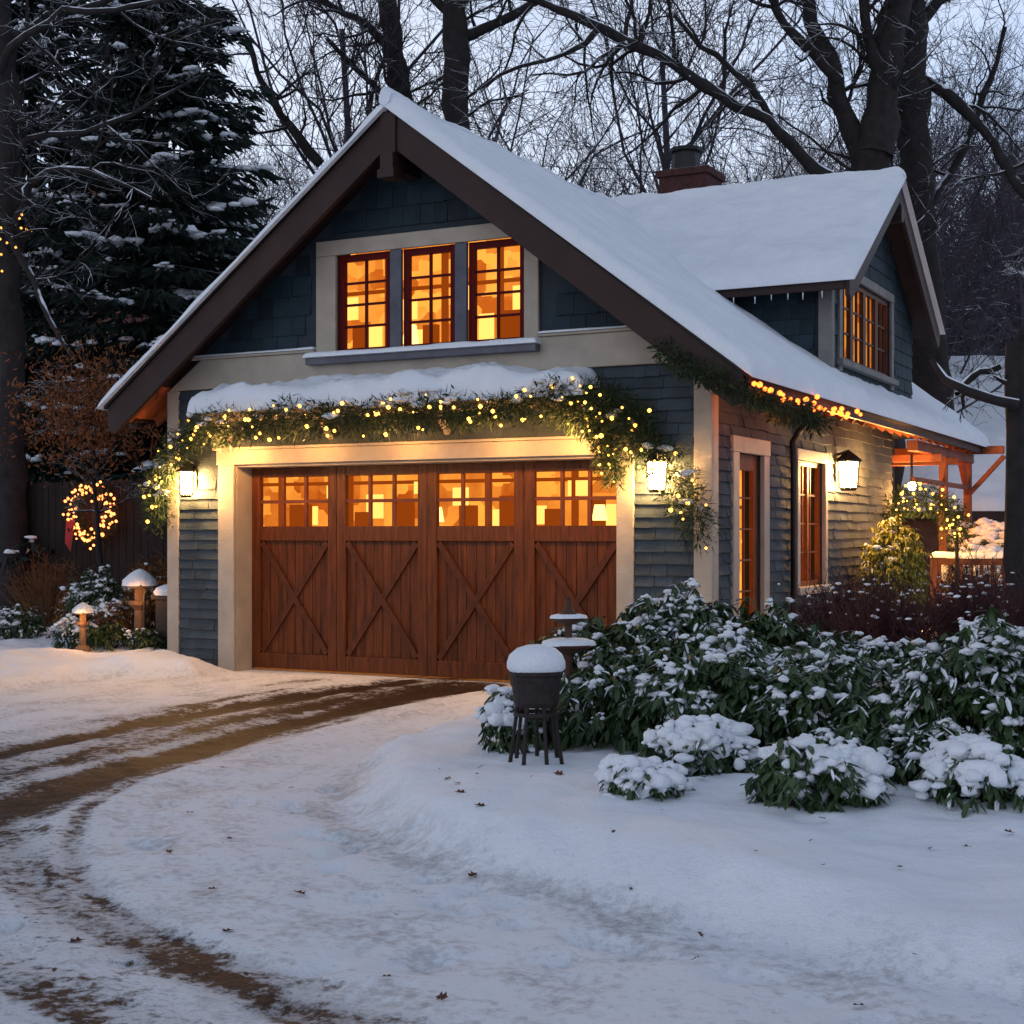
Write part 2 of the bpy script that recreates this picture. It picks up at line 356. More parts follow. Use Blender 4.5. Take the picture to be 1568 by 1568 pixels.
tr.box(5.94,5.995,3.04,3.15,1.05,2.62);tr.box(5.94,5.995,4.3,4.41,1.05,2.62);tr.box(5.94,6.0,3.02,4.43,2.622,2.76);tr.box(5.94,6.03,3.0,4.45,.95,1.048)
tr.make('cream_trim',trim,house,.008)
q=B()
for a in(2.02,2.89): q.box(a,a+.155,-.03,.02,3.86,5.02)
q.make('window_mullions',M('gray_blue_mullion',(.09,.095,.12),.6),house,.008)
b=B(); b.box(.92,3.99,-.17,-.001,3.72,3.80); b.make('window_sill',M('gray_sill',(.10,.10,.12),.6),house,.006)
def window(bf,bl,fn,a0,a1,z0,z1,cols,rows,fw=.05,mw=.018):
    def bx(b,l,r,o0,o1,zz0,zz1):
        p=[fn(l,zz0,o0),fn(r,zz0,o0),fn(r,zz0,o1),fn(l,zz0,o1),fn(l,zz1,o0),fn(r,zz1,o0),fn(r,zz1,o1),fn(l,zz1,o1)]
        b.add(p,[(0,3,2,1),(4,5,6,7),(0,1,5,4),(1,2,6,5),(2,3,7,6),(3,0,4,7)])
    bx(bf,a0,a0+fw,-.02,-.08,z0,z1);bx(bf,a1-fw,a1,-.02,-.08,z0,z1);bx(bf,a0+fw,a1-fw,-.021,-.08,z0,z0+fw);bx(bf,a0+fw,a1-fw,-.021,-.08,z1-fw,z1)
    for i in range(1,cols):
        x=a0+fw+(a1-a0-2*fw)*i/cols; bx(bl,x-mw/2,x+mw/2,-.035,-.07,z0+fw,z1-fw)
    for i in range(1,rows):
        z=z0+fw+(z1-z0-2*fw)*i/rows; bx(bl,a0+fw,a1-fw,-.037,-.068,z-mw/2,z+mw/2)
f1,m1=B(),B()
for a0,a1 in((1.28,2.015),(2.178,2.885),(3.048,3.78)): window(f1,m1,ff,a0,a1,3.83,5.02,2,4,.08,.028)
f1.make('upper_window_frames',redframe,house,.004); m1.make('upper_window_muntins',redframe,house)
gd=B(); br=B(); pl=B(); mu=B()
x0=-.23; W=5.12/4
for i in range(4):
    a=x0+W*i; b_=a+W
    st=.13
    gd.box(a,a+st,.30,.37,.03,2.53); gd.box(b_-st,b_-.004,.30,.37,.03,2.53)
    gd.box(a+st,b_-st,.302,.37,2.41,2.53);gd.box(a+st,b_-st,.302,.37,1.62,1.80);gd.box(a+st,b_-st,.302,.37,.03,.22)
    n=8; pw=(W-2*st)/n
    for j in range(n): pl.box(a+st+pw*j+.003,a+st+pw*(j+1)-.003,.34,.37,.22,1.62)
    br.beam((a+st+.02,.325,.24),(b_-st-.02,.325,1.60),.075,.03,(0,1,0)); br.beam((a+st+.02,.322,1.60),(b_-st-.02,.322,.24),.075,.03,(0,1,0))
    for j in(1,2): xx=a+st+(W-2*st)*j/3; mu.box(xx-.019,xx+.019,.312,.355,1.80,2.41)
    mu.box(a+st,b_-st,.314,.353,2.085,2.125)
pl.box(-.23,4.89,.371,.40,0.03,1.7)
gd.make('garage_door_frame',door_wood,house,.006);pl.make('garage_door_planks',door_wood,house,.003);br.make('garage_door_x_braces',brace_wood,house,.003);mu.make('garage_door_muntins',M('muntin_wood',(.15,.035,.008),.5),house)
sd=B(); sd.box(5.86,5.91,.82,.97,.05,2.6);sd.box(5.86,5.91,1.55,1.70,.05,2.6);sd.box(5.861,5.91,.97,1.55,.05,.7);sd.box(5.861,5.91,.97,1.55,2.42,2.6)
sd.box(5.87,5.90,1.25,1.27,.7,2.42)
for z in(1.05,1.4,1.75,2.1): sd.box(5.872,5.898,.97,1.55,z,z+.02)
sd.make('side_door',orangewood,house,.003)
sw,sm=B(),B(); window(sw,sm,fs,3.15,4.3,1.05,2.62,3,4,.06,.022); window(sw,sm,fs,3.70,3.76,1.06,2.61,1,1,.03)
sw.make('side_window_frame',orangewood,house);sm.make('side_window_muntins',orangewood,house)
# interiors: lamplight is put into walls, shelves and pictures that glow themselves
it=B(); it.box(-1.05,5.4,1.15,1.17,.3,3.3); it.box(5.50,5.52,.45,7.8,0.1,3.2); it.make('glowing_room_backdrop',room,house)
it=B(); it.prism_xz([(.2,3.55),(4.5,3.55),(4.5,4.6),(3.6,5.3),(1.1,5.3),(.2,4.6)],.75,.77); it.make('glowing_loft_backdrop',room2,house)
lg=B()
for x,z in ((2.2,1.85),(4.35,1.86)): lg.cyl((x,.75,z),.09,.06,.18)
for x in (1.95,): lg.cyl((x,.55,4.0),.10,.07,.22)
lg.cyl((5.62,2.2,1.6),.07,.05,.2); lg.cyl((5.62,4.6,1.6),.07,.05,.2)
lg.make('table_lamps',lampglow,house)
sh=B(); pa=B()
sh.box(-1,5.2,1.0,1.1,2.33,2.37)
for x in(-.3,.75,1.9,2.75,3.9): sh.box(x,x+.05,.95,1.05,1.6,2.6)
for x,w_,h_ in((-.05,.3,.28),(.95,.2,.18),(1.5,.28,.34),(2.45,.22,.25),(3.0,.2,.36),(3.6,.22,.2),(4.15,.2,.3)): sh.box(x,x+w_,.85,.93,1.7,1.8+h_)
for x,w_,z,h_ in((.05,.26,1.82,.24),(.45,.2,2.16,.16),(1.05,.25,1.9,.3),(1.75,.2,2.2,.15),(2.3,.22,2.05,.22),(2.85,.25,1.8,.2),(3.35,.22,1.82,.22),(3.85,.3,2.15,.18),(4.3,.25,1.8,.25)): pa.box(x,x+w_,.96,.97,z,z+h_)
sh.box(.5,4.3,.6,.7,4.66,4.69)
for x in(.75,1.55,2.35,3.1): sh.box(x,x+.045,.6,.7,3.8,5.1)
for x,w_,h_ in((1.15,.2,.35),(2.15,.2,.3),(2.6,.15,.45),(3.25,.2,.4)): sh.box(x,x+w_,.5,.56,3.7,3.9+h_)
for x,w_,z,h_ in((.9,.25,4.35,.28),(1.3,.2,3.95,.3),(1.75,.25,4.3,.25),(2.0,.22,3.95,.22),(2.5,.24,4.35,.3),(2.85,.2,3.9,.4),(3.3,.22,4.3,.3)): pa.box(x,x+w_,.62,.63,z,z+h_)
sh.box(5.55,5.58,2.0,2.04,.3,2.8);sh.box(5.55,5.58,4.5,4.54,.3,2.8);sh.box(5.55,5.58,.5,7,2.0,2.04)
sh.make('glowing_shelves',shelf,house); pa.make('glowing_pictures',panel,house)
c=B(); c.box(-1.05,5.7,.25,12.3,3.42,3.48); c.box(-1.05,5.48,1.2,1.25,-.2,3.4); c.make('floor_slab_and_partition',sheath,house)
c=B(); c.box(1.75,2.62,9.1,9.9,5.5,7.85); c.box(1.70,2.67,9.05,9.95,7.852,7.97); c.make('chimney',brick,house,.01)
c=B(); c.cyl((2.1,9.5,7.97),.26,.24,.36); c.cyl((2.1,9.5,8.33),.31,.29,.07); c.make('chimney_pot',blackmetal,house)
c=B(); c.tube([(6.50,2.3,3.22),(6.45,2.42,3.16),(6.1,2.7,2.95),(6.02,2.74,2.82),(6.03,2.74,2.6),(6.03,2.74,.15),(6.14,2.7,.05)],.042,8); c.make('downspout',blackmetal,house,smooth=True)
p=B()
for yy in (10.6,12.8): p.box(6.2,6.33,yy-.07,yy+.07,0,3.0)
p.box(6.18,6.35,8.2,12.95,2.98,3.14); p.box(4.9,6.9,12.7,12.85,3.14,3.28)
p.beam((6.27,12.8,2.4),(6.27,12.1,2.98),.08,.1,(1,0,0)); p.beam((6.27,12.8,2.4),(6.9,12.8,3.1),.08,.1,(0,1,0))
for yy in(9.3,10.6): p.box(5.0,6.5,yy-.05,yy+.05,2.86,2.98)
p.box(6.25,6.31,8.2,12.8,2.5,2.58)
p.make('porch_posts',M('red_porch_wood',(.20,.055,.025),.6,.3),house,.01)
# dormer
DY=6.5; DZ=6.76; DS=.66
def dz(y): return DZ-DS*abs(y-DY)
d=B()
d.slab([(1.9,3.75,dz(3.75)),(6.4,3.75,dz(3.75)),(6.4,DY,DZ),(1.9,DY,DZ)],.12); d.slab([(1.9,DY+.001,DZ),(6.4,DY+.001,DZ),(6.4,9.25,dz(9.25)),(1.9,9.25,dz(9.25))],.12)
d.prism_yz([(3.70,dz(3.7)-.01),(DY,DZ-.01),(DY,DZ-.34),(3.82,dz(3.82)-.34),(3.70,dz(3.7)-.2)],6.402,6.46)
d.prism_yz([(9.30,dz(9.3)-.01),(DY,DZ-.01),(DY,DZ-.34),(9.18,dz(9.18)-.34),(9.30,dz(9.3)-.2)],6.402,6.461)
d.box(6.1,6.5,DY-.07,DY+.07,DZ-.62,DZ-.40)
d.box(4.3,6.4,3.69,3.748,dz(3.75)-.16,dz(3.75)-.01)
d.make('dormer_roof',rake,house,.004)
dw=B()
zd=lambda y:dz(y)-.12
dw.prism_yz([(4.1,3.55),(4.6,3.55),(4.6,zd(4.6)),(4.1,zd(4.1))],5.98,6.1)
dw.prism_yz([(7.4,3.55),(8.9,3.55),(8.9,zd(8.9)),(7.4,zd(7.4))],5.98,6.1)
dw.prism_yz([(4.6,5.15),(7.4,5.15),(7.4,zd(7.4)),(DY,zd(DY)),(4.6,zd(4.6))],5.98,6.1)
dw.box(5.98,6.1,4.6,7.4,3.55,4.0)
dw.box(4.0,5.98,4.1,4.2,3.5,4.95); dw.box(4.0,5.98,8.8,8.9,3.5,4.95)
dw.make('dormer_walls',gsiding,house)
shingles('dormer_front_shingles',lambda a,z,o:(a,4.1-o,z),4.3,5.9,3.7,4.95,lambda a,z:z>zt(a)-.1,.2,.16,.3,gsiding)
fd=lambda a,z,o:(6.1+o,a,z)
shingles('dormer_side_shingles',fd,4.1,8.9,3.7,6.6,lambda a,z:z<zd(a) and not(4.5<a<7.5 and z<5.3),.2,.16,.3,gsiding)
dt=B(); dt.box(6.1,6.14,4.45,4.6,3.85,5.15);dt.box(6.1,6.14,7.4,7.55,3.85,5.15);dt.box(6.1,6.145,4.45,7.55,5.152,5.28);dt.box(6.1,6.2,4.4,7.6,3.92,4.0)
dt.box(5.96,6.138,4.06,4.098,3.75,4.95); dt.box(6.1,6.138,4.101,4.2,3.75,4.95); dt.make('dormer_trim',M('gray_dormer_trim',(.17,.16,.15),.6),house,.006)
wf,wm=B(),B()
for i in range(4): a=4.6+.7*i; window(wf,wm,fd,a+.002,a+.698,4.0,5.15,2,3,.07,.022)
wf.make('dormer_window_frames',M('brown_window_wood',(.07,.025,.012),.5),house);wm.make('dormer_window_muntins',bpy.data.materials['brown_window_wood'],house)
it=B(); it.prism_yz([(4.3,3.9),(8.7,3.9),(8.7,5.1),(8.4,5.35),(4.6,5.35),(4.3,5.1)],5.6,5.62); it.make('glowing_dormer_backdrop',room3,house)  # backdrop glows itself, standing for a lamplit dormer room
ic=B()
for i in range(6):
    x=4.9+i*.25+random.uniform(-.08,.08); ic.cyl((x,3.72,4.75-random.uniform(.03,.07)),.003,.010,.09,6)
ic.make('icicles',snow,house)
def snow_slab(name,c,T,nu,nv,parent,r=.16,edges=(1,1,1,1),fr=2.2):
    c=[np.array(p,float) for p in c]
    u=np.linspace(0,1,nu);v=np.linspace(0,1,nv)
    u=np.unique(np.r_[u,u[1]*np.array([.1,.3,.6]),1-u[1]*np.array([.1,.3,.6])]);v=np.unique(np.r_[v,v[1]*np.array([.1,.3,.6]),1-v[1]*np.array([.1,.3,.6])]); U,Vv=np.meshgrid(u,v)
    P=((1-U)*(1-Vv))[...,None]*c[0]+(U*(1-Vv))[...,None]*c[1]+(U*Vv)[...,None]*c[2]+((1-U)*Vv)[...,None]*c[3]
    lu=np.linalg.norm(c[1]-c[0]);lv=np.linalg.norm(c[3]-c[0])
    d=np.full(U.shape,9.)
    for e,q in zip(edges,(U*lu,Vv*lv,(1-U)*lu,(1-Vv)*lv)):
        if e: d=np.minimum(d,q)
    rr=r*(1+.9*fbm(P[...,0]+P[...,2],P[...,1],2.5))
    k=np.sqrt(np.clip(1-(1-np.clip(d/rr,0,1))**2,0,1))
    a=P[...,0]+P[...,2]*.6; b2=P[...,1]
    th=T*k*(1+.75*fbm(a,b2,fr)+.5*fbm(a,b2,.8))
    top=P.copy(); top[...,2]+=th+.004
    n=U.size; idx=np.arange(n).reshape(U.shape)
    q=np.stack([idx[:-1,:-1],idx[:-1,1:],idx[1:,1:],idx[1:,:-1]],-1).reshape(-1,4)
    V=np.concatenate([top.reshape(-1,3),P.reshape(-1,3)]); F=np.concatenate([q,q[:,::-1]+n])
    return mobj(name,V,F,snow,parent,True)
z4=.04
snow_slab('roof_snow_right',[(RX-.08,-.66,RZ+z4),(6.62,-.66,zt(6.62)+z4),(6.62,YB+.05,zt(6.62)+z4),(RX-.08,YB+.05,RZ+z4)],.20,90,220,house,.16,(0,1,1,1))
snow_slab('roof_snow_left',[(-1.9,-.66,zt(-1.9)+z4),(RX+.06,-.66,RZ+z4),(RX+.06,YB+.05,RZ+z4),(-1.9,YB+.05,zt(-1.9)+z4)],.11,60,120,house,.10,(1,1,0,1))
snow_slab('dormer_snow_front',[(1.6,3.64,dz(3.64)+.01),(6.54,3.64,dz(3.64)+.01),(6.54,DY+.05,DZ+.01),(1.6,DY+.05,DZ+.01)],.20,90,60,house,.2,(1,1,1,0))
snow_slab('dormer_snow_back',[(1.6,DY-.05,DZ+.01),(6.54,DY-.05,DZ+.01),(6.54,9.36,dz(9.36)+.01),(1.6,9.36,dz(9.36)+.01)],.10,60,40,house,.2,(1,0,1,1))
snow_slab('sill_snow',[(.90,-.20,3.80),(4.01,-.20,3.80),(4.01,0,3.80),(.90,0,3.80)],.06,60,8,house,.05,(1,1,1,0))
snow_slab('band_snow_left',[(-.9,-.10,3.912),(.98,-.10,3.912),(.98,0,3.912),(-.9,0,3.912)],.03,30,6,house,.04,(1,1,1,0))
snow_slab('band_snow_right',[(3.98,-.10,3.912),(5.5,-.10,3.912),(5.5,0,3.912),(3.98,0,3.912)],.03,30,6,house,.04,(1,1,1,0))
c=B(); c.box(-.50,4.62,-.36,-.0,3.10,3.19)
for x in(-.3,1.2,2.8,4.4): c.beam((x,-.02,2.86),(x,-.3,3.10),.06,.06,(1,0,0))
c.make('door_hood_ledge',trim,house)
snow_slab('ledge_snow',[(-.60,-.50,3.17),(4.70,-.50,3.17),(4.70,0,3.27),(-.60,0,3.27)],.30,130,24,house,.15,(1,1,1,0),2.5)
# ------------------------------------------------------------------ scatter helpers
def rot_from(d):
    d=d/np.linalg.norm(d,axis=1,keepdims=True)
    a=rng.normal(size=d.shape); a-= (a*d).sum(1,keepdims=True)*d; a/=np.linalg.norm(a,axis=1,keepdims=True)
    b=np.cross(d,a); return np.stack([d,a,b],2)
def scatter(tv,tf,R,pos,scale):
    tv=np.array(tv,float);tf=np.array(tf); n=len(pos)
    V=np.einsum('nij,kj->nki',R,tv)*scale[:,None,None]+pos[:,None,:]
    F=tf[None]+(np.arange(n)*len(tv))[:,None,None]
    return V.reshape(-1,3),F.reshape(-1,tf.shape[1])
SPR=[(0,-.05,0),(1,0,.02),(0,.05,0)]
LEAF=[(0,0,0),(.3,.15,.02),(.75,.13,-.02),(1,0,-.1),(.75,-.13,-.02),(.3,-.15,.02)]; LEAFF=[(0,1,2,3),(0,3,4,5)]
def ico(sub=1):
    import bmesh
    bm=bmesh.new(); bmesh.ops.create_icosphere(bm,subdivisions=sub,radius=1); v=np.array([x.co[:] for x in bm.verts]); f=np.array([[q.index for q in p.verts] for p in bm.faces]); bm.free(); return v,f
IC1=ico(1);IC2=ico(2)
def blobs(pos,sc3,noise_amp=.18,tpl=IC2):
    tv,tf=tpl; n=len(pos); nz=1+noise_amp*rng.normal(size=(n,len(tv),1))*(.5 if len(tv)<50 else .2)
    ph=rng.random((n,1,3))*6.28
    nz=nz+noise_amp*np.sin(tv[None]*3.1+ph).sum(2,keepdims=True)*.5
    V=tv[None]*nz*sc3[:,None,:]+pos[:,None,:]
    F=tf[None]+(np.arange(n)*len(tv))[:,None,None]
    return V.reshape(-1,3),F.reshape(-1,3)
def path_sample(pl,n):
    P=np.array(pl,float); L=np.r_[0,np.cumsum(np.linalg.norm(np.diff(P,axis=0),axis=1))]
    t=np.sort(rng.random(n))*L[-1]
    return np.stack([np.interp(t,L,P[:,i]) for i in range(3)],1)
def smooth3(pl,k=2):
    for _ in range(k):
        q=[pl[0]]
        for a,b in zip(pl[:-1],pl[1:]):
            a=np.array(a);b=np.array(b); q+=[tuple(a*.75+b*.25),tuple(a*.25+b*.75)]
        q.append(pl[-1]); pl=q
    return pl
# ------------------------------------------------------------------ garland
gar=empty('lit_garland')
gp=smooth3([(-1.38,-.16,1.85),(-1.27,-.2,2.3),(-1.05,-.3,2.60),(-.7,-.42,2.88),(-.3,-.50,3.00),(.4,-.54,2.97),(1.1,-.56,3.06),(1.9,-.56,2.98),(2.7,-.56,3.07),(3.4,-.56,3.02),(4.1,-.53,3.10),(4.55,-.42,3.03),(4.85,-.32,2.80),(5.2,-.25,2.70),(5.5,-.2,2.45),(5.75,-.17,2.1),(5.88,-.15,1.7)])
gp2=smooth3([(4.3,-.45,3.22),(4.75,-.40,3.18),(5.05,-.3,3.0),(5.35,-.3,2.85)])
gp3=smooth3([(4.72,-.3,3.0),(4.86,-.22,2.6),(4.94,-.18,2.3)])
eave=smooth3([(5.6,-.55,3.62),(5.9,-.62,3.4),(6.3,-.62,3.22),(6.58,-.55,3.05),(6.6,-.1,3.08),(6.6,.5,2.96),(6.6,1.2,3.06),(6.58,1.9,2.96)])
def garland(pl,n,rad,ln,nb,parent,bm,name,nm=fir,brad=.017,zs=1.0):
    c=path_sample(pl,n)
    cl=.7+.9*vnoise(c[:,0]*1.7+c[:,2]*2,c[:,1]*2,2.2)[:,None]
    off=rng.normal(size=(n,3)); off/=np.linalg.norm(off,axis=1,keepdims=True); r=rad*rng.random((n,1))**.6*cl
    off[:,2]*=zs
    d=off+rng.normal(size=(n,3))*.6; d[:,2]-=.35
    V,F=scatter(SPR,[(0,1,2)],rot_from(d),c+off*r,ln*rng.uniform(.6,1.3,n)); mobj(name+'_greenery',V,F,nm,parent)
    m=n//5; V2,F2=scatter(LEAF,LEAFF,rot_from(d[::5][:m]),(c+off*r)[::5][:m],ln*.7*rng.uniform(.6,1.3,m)); mobj(name+'_leaves',V2,F2,nm,parent)
    if nb:
        c=path_sample(pl,nb);off=rng.normal(size=(nb,3));off[:,1]=-np.abs(off[:,1])*1.2;off/=np.linalg.norm(off,axis=1,keepdims=True);off[:,2]*=zs
        V,F=blobs(c+off*rad*1.0,np.full((nb,3),brad)*rng.uniform(.5,1.5,(nb,1)),0,IC1); mobj(name+'_bulbs',V,F,bm,parent,True)
garland(gp,18000,.20,.095,125,gar,bulb,'swag',brad=.018)
garland(gp2,3500,.19,.095,14,gar,bulb,'corner_swag')
garland(gp3,2000,.12,.09,16,gar,bulb,'corner_drop')
garland(eave,4500,.13,.10,0,gar,bulbr,'eave_swag')
el=smooth3([(6.5,-.62,3.32),(6.64,-.4,3.18),(6.64,.3,3.14),(6.64,1.1,3.17),(6.64,1.9,3.12),(6.64,2.7,3.16),(6.64,3.4,3.15)]); pp=np.array(el); L_=np.r_[0,np.cumsum(np.linalg.norm(np.diff(pp,axis=0),axis=1))]; tt=np.linspace(0,L_[-1],30); cc=np.stack([np.interp(tt,L_,pp[:,i]) for i in range(3)],1)+rng.normal(size=(30,3))*.03
V,F=blobs(cc,np.full((30,3),.030)*rng.uniform(.7,1.2,(30,1)),0,IC1); mobj('eave_string_bulbs',V,F,bulbr,gar,True)
c=path_sample(gp,70)+rng.normal(size=(70,3))*.06; c[:,2]+=.17; V,F=blobs(c,np.column_stack([rng.uniform(.03,.10,70),rng.uniform(.03,.07,70),rng.uniform(.02,.04,70)])); mobj('garland_snow',V,F,snow,gar,True)
def plight(name,loc,e,col=(1,.45,.12),rad=.05,parent=None):
    l=bpy.data.lights.new(name,'POINT'); l.energy=e;l.color=col;l.shadow_soft_size=rad; o=bpy.data.objects.new(name,l); o.location=loc; link(o,parent); return o
for x,e in((-.02,50),(1.1,20),(2.35,20),(3.6,22),(4.55,48)): plight('string_light_glow',(x,-.48,2.72),e,parent=gar)
plight('eave_string_glow',(6.45,.3,2.95),7,(1,.2,.04),parent=gar); plight('eave_string_glow',(6.45,2.1,2.95),10,(1,.25,.05),parent=gar)
# ------------------------------------------------------------------ lanterns
def lantern(loc,dirv,s=1.0):
    o=empty('wall_lantern',loc); o.scale=(s,s,s)
    f_=B(); f_.box(-.06,.06,-.02,.0,-.1,.2); f_.beam((0,0,.2),(0,-.14,.24),.03,.03)
    f_.lathe((0,-.14,.14),[(.0,.12),(.04,.09),(.15,.0),(.15,-.02),(.0,-.02)],4)
    f_.lathe((0,-.14,-.2),[(.0,.0),(.08,.0),(.10,.03),(.0,.03)],4)
    for i in range(4):
        a=2*math.pi*i/4; f_.beam((.10*math.cos(a),-.14+.10*math.sin(a),-.17),(.12*math.cos(a),-.14+.12*math.sin(a),.13),.015,.015,(1,.3,0))
    f_.make('lantern_frame',blackmetal,o)
    g_=B(); g_.lathe((0,-.14,-.16),[(.085,0),(.105,.27)],4); g_.make('lantern_panes',glowwarm,o)
    o.rotation_euler=(0,0,math.atan2(dirv[0],-dirv[1]))
    return o
lantern((-.88,-.04,2.36),(0,-1));lantern((5.42,-.04,2.34),(0,-1))
lantern((5.98,4.85,2.52),(1,0),1.2)
pl_=empty('porch_lamp',(6.15,8.7,2.45)); q=B(); q.lathe((0,0,0),[(0,-.07),(.05,-.05),(.07,0),(.05,.05),(0,.07)],10); q.make('globe',glowsmall,pl_,smooth=True); q=B(); q.cyl((0,0,.06),.02,.02,.45); q.make('rod',blackmetal,pl_)
plight('porch_glow',(0,.0,-.25),150,parent=pl_)
plight('soffit_fill_light',(6.35,6.2,2.6),100,(1,.42,.10),parent=house)  # added light without a fixture, warms soffit and side wall
plight('soffit_fill_light',(5.6,10.8,2.5),140,(1,.32,.07),parent=house)  # second added light, no fixture, warms the porch ceiling
# ------------------------------------------------------------------ wreath
wr=empty('christmas_wreath',(-5.45,3.05,2.04))
def wreath_garland():
    n=3600; a=rng.random(n)*6.283; off=rng.normal(size=(n,3))*.055; c=np.stack([.40*np.cos(a),0*a,.40*np.sin(a)],1)+off; d=off*8+rng.normal(size=(n,3))*.5
    V,F=scatter(SPR,[(0,1,2)],rot_from(d),c,.09*rng.uniform(.6,1.2,n)); mobj('greenery',V,F,fir,wr)
    nb=110; a=np.linspace(0,6.283,nb)+rng.normal(size=nb)*.03; rr=.40+rng.normal(size=nb)*.07; V,F=blobs(np.stack([rr*np.cos(a),-.10+rng.normal(size=nb)*.02,rr*np.sin(a)],1),np.full((nb,3),.023)*rng.uniform(.7,1.3,(nb,1)),0,IC1); mobj('bulbs',V,F,E('wreath_bulb',(1,.24,.06),6,False),wr,True)
wreath_garland()
q=B()
for i in range(5): q.add([(-.45+.02*i,-.13,-.1-.02*i),(-.35+.02*i,-.13,-.1),(-.38+.01*i,-.15,-.5-.03*i),(-.46,-.15,-.48)],[(0,1,2,3)])
q.make('red_ribbon',M('red_ribbon',(.3,.01,.01),.5),wr)
plight('wreath_glow',(0,-.3,0),12,(1,.22,.05),.2,wr)
fn_=empty('wooden_fence'); q=B(); x=-16
while x<-1.5: q.box(x,x+.14,3.2,3.225,0,2.55+random.uniform(-.02,.02)); x+=.15
q.box(-16,-1.5,3.23,3.28,.5,.6);q.box(-16,-1.5,3.23,3.28,2.0,2.1);q.make('pickets',fencem,fn_)
# ------------------------------------------------------------------ bushes
def bush(name,ells,dens,leaf,lm,snowfrac=.5,droop=.7,snow_sz=.045,per=7,stems=True,thick=.6):
    o=empty(name)
    P=[];Nn=[]
    for (x,y,z,rx,ry,rz) in ells:
        n=int(dens*(rx*ry+rx*rz+ry*rz)*4)
        d=rng.normal(size=(n,3)); d/=np.linalg.norm(d,axis=1,keepdims=True); d[:,2]=np.where(d[:,2]<-.35,-d[:,2],d[:,2])
        lump=1+.34*fbm(d[:,0]*1.0+x*3+d[:,2],d[:,1]*1.0+y*3,2.6)
        rad=(1-.45*rng.random(n)**2+.10*rng.normal(size=n))*lump
        p=np.array([x,y,z])+d*rad[:,None]*np.array([rx,ry,rz]); P.append(p);Nn.append(d)
    P=np.concatenate(P);Nn=np.concatenate(Nn); k=P[:,2]>hgt(P[:,0],P[:,1])-.02; P=P[k];Nn=Nn[k]; n=len(P)
    pos=np.repeat(P,per,0)+rng.normal(size=(n*per,3))*.012; a=rng.random(n*per)*6.28
    d=np.stack([np.cos(a),np.sin(a),-droop*rng.uniform(.3,2.0,n*per)],1)+np.repeat(Nn,per,0)*.35
    d/=np.linalg.norm(d,axis=1,keepdims=True); up=np.array([0,0,1.])
    s_=np.cross(np.broadcast_to(up,d.shape),d); s_/=np.linalg.norm(s_,axis=1,keepdims=True)+1e-6; w_=np.cross(d,s_)
    R=np.stack([d,s_,w_],2)
    V,F=scatter(LEAF,LEAFF,R,pos,leaf*rng.uniform(.7,1.25,n*per)); mobj('leaves',V,F,lm,o)
    if snowfrac:
        pn=np.clip(2.6*(vnoise(P[:,0]+P[:,2],P[:,1],3.0)-.22),.05,2)
        w=np.clip(Nn[:,2]+.15,0.02,1)*snowfrac*pn; k=rng.random(n)<w; sp=P[k]; m=len(sp)
        c_=5; base=np.repeat(sp,c_,0); a=rng.random(m*c_)*6.28; rr=snow_sz*rng.uniform(0,1.25,m*c_)*np.repeat(rng.uniform(.5,1.5,m),c_)
        off=np.stack([rr*np.cos(a),rr*np.sin(a),-.55*rr**2/snow_sz+.015+rng.normal(size=m*c_)*.006],1)
        sz=snow_sz*rng.uniform(.35,.95,m*c_)*np.repeat(rng.uniform(.6,1.25,m),c_)
        s3=np.stack([sz*rng.uniform(.7,1.3,m*c_),sz*rng.uniform(.7,1.3,m*c_),sz*thick*rng.uniform(.7,1.2,m*c_)],1)
        V,F=blobs(base+off,s3,.2,IC1 if snow_sz<.05 else IC2); mobj('snow_clumps',V,F,snow,o,True)
        kk=rng.random(n*per)<snowfrac*.38*np.repeat(np.clip(Nn[:,2]+.5,0,1)*pn,per)
        V,F=scatter([(a_,b_*.85,c2+.03) for a_,b_,c2 in LEAF],LEAFF,R[kk],pos[kk]+np.array([0,0,.004]),leaf*rng.uniform(.6,1.05,kk.sum())); mobj('leaf_snow',V,F,snow,o)
    if stems:
        st=B()
        for (x,y,z,rx,ry,rz) in ells:
            g0=gz(x,y)-.03
            for i in range(int(16*rx/.5)):
                a=random.random()*6.28; rr=random.random()**.5*.75; b0=(x+rx*.25*math.cos(a),y+ry*.25*math.sin(a),g0)
                e=(x+rx*rr*math.cos(a),y+ry*rr*math.sin(a),z+rz*random.uniform(.1,.7)); md=tuple((p+q_)/2+random.uniform(-.05,.05) for p,q_ in zip(b0,e))
                st.tube([b0,md,e],[.012,.009,.004],4)
        st.make('stems',bark,o)
    return o
hedge=[(6.10,-3.4,.42,.5,.5,.50),(6.83,-3.3,.57,.62,.6,.62),(7.45,-3.05,.5,.6,.6,.56),(8.1,-3.0,.43,.6,.55,.46),(8.75,-3.15,.40,.6,.55,.42),(9.4,-3.2,.48,.6,.6,.52),(10.1,-3.1,.5,.6,.6,.55),
(7.0,-5.0,.40,.38,.4,.34),(7.75,-5.15,.42,.55,.5,.44),(8.5,-5.25,.40,.5,.45,.42),(9.15,-5.3,.38,.5,.45,.36),(9.65,-5.3,.5,.5,.5,.56),(10.3,-5.3,.5,.5,.5,.55),
(6.75,-4.2,.40,.5,.5,.42),(7.5,-4.2,.48,.6,.6,.48),(8.3,-4.2,.43,.6,.6,.42),(9.1,-4.2,.40,.6,.6,.42),(9.9,-4.2,.48,.6,.6,.5),(8.95,-5.75,.28,.42,.3,.26),(9.6,-5.8,.3,.42,.35,.3)]
bush('rhododendron_hedge',hedge,185,.115,leafm,.50,1.0,.044)
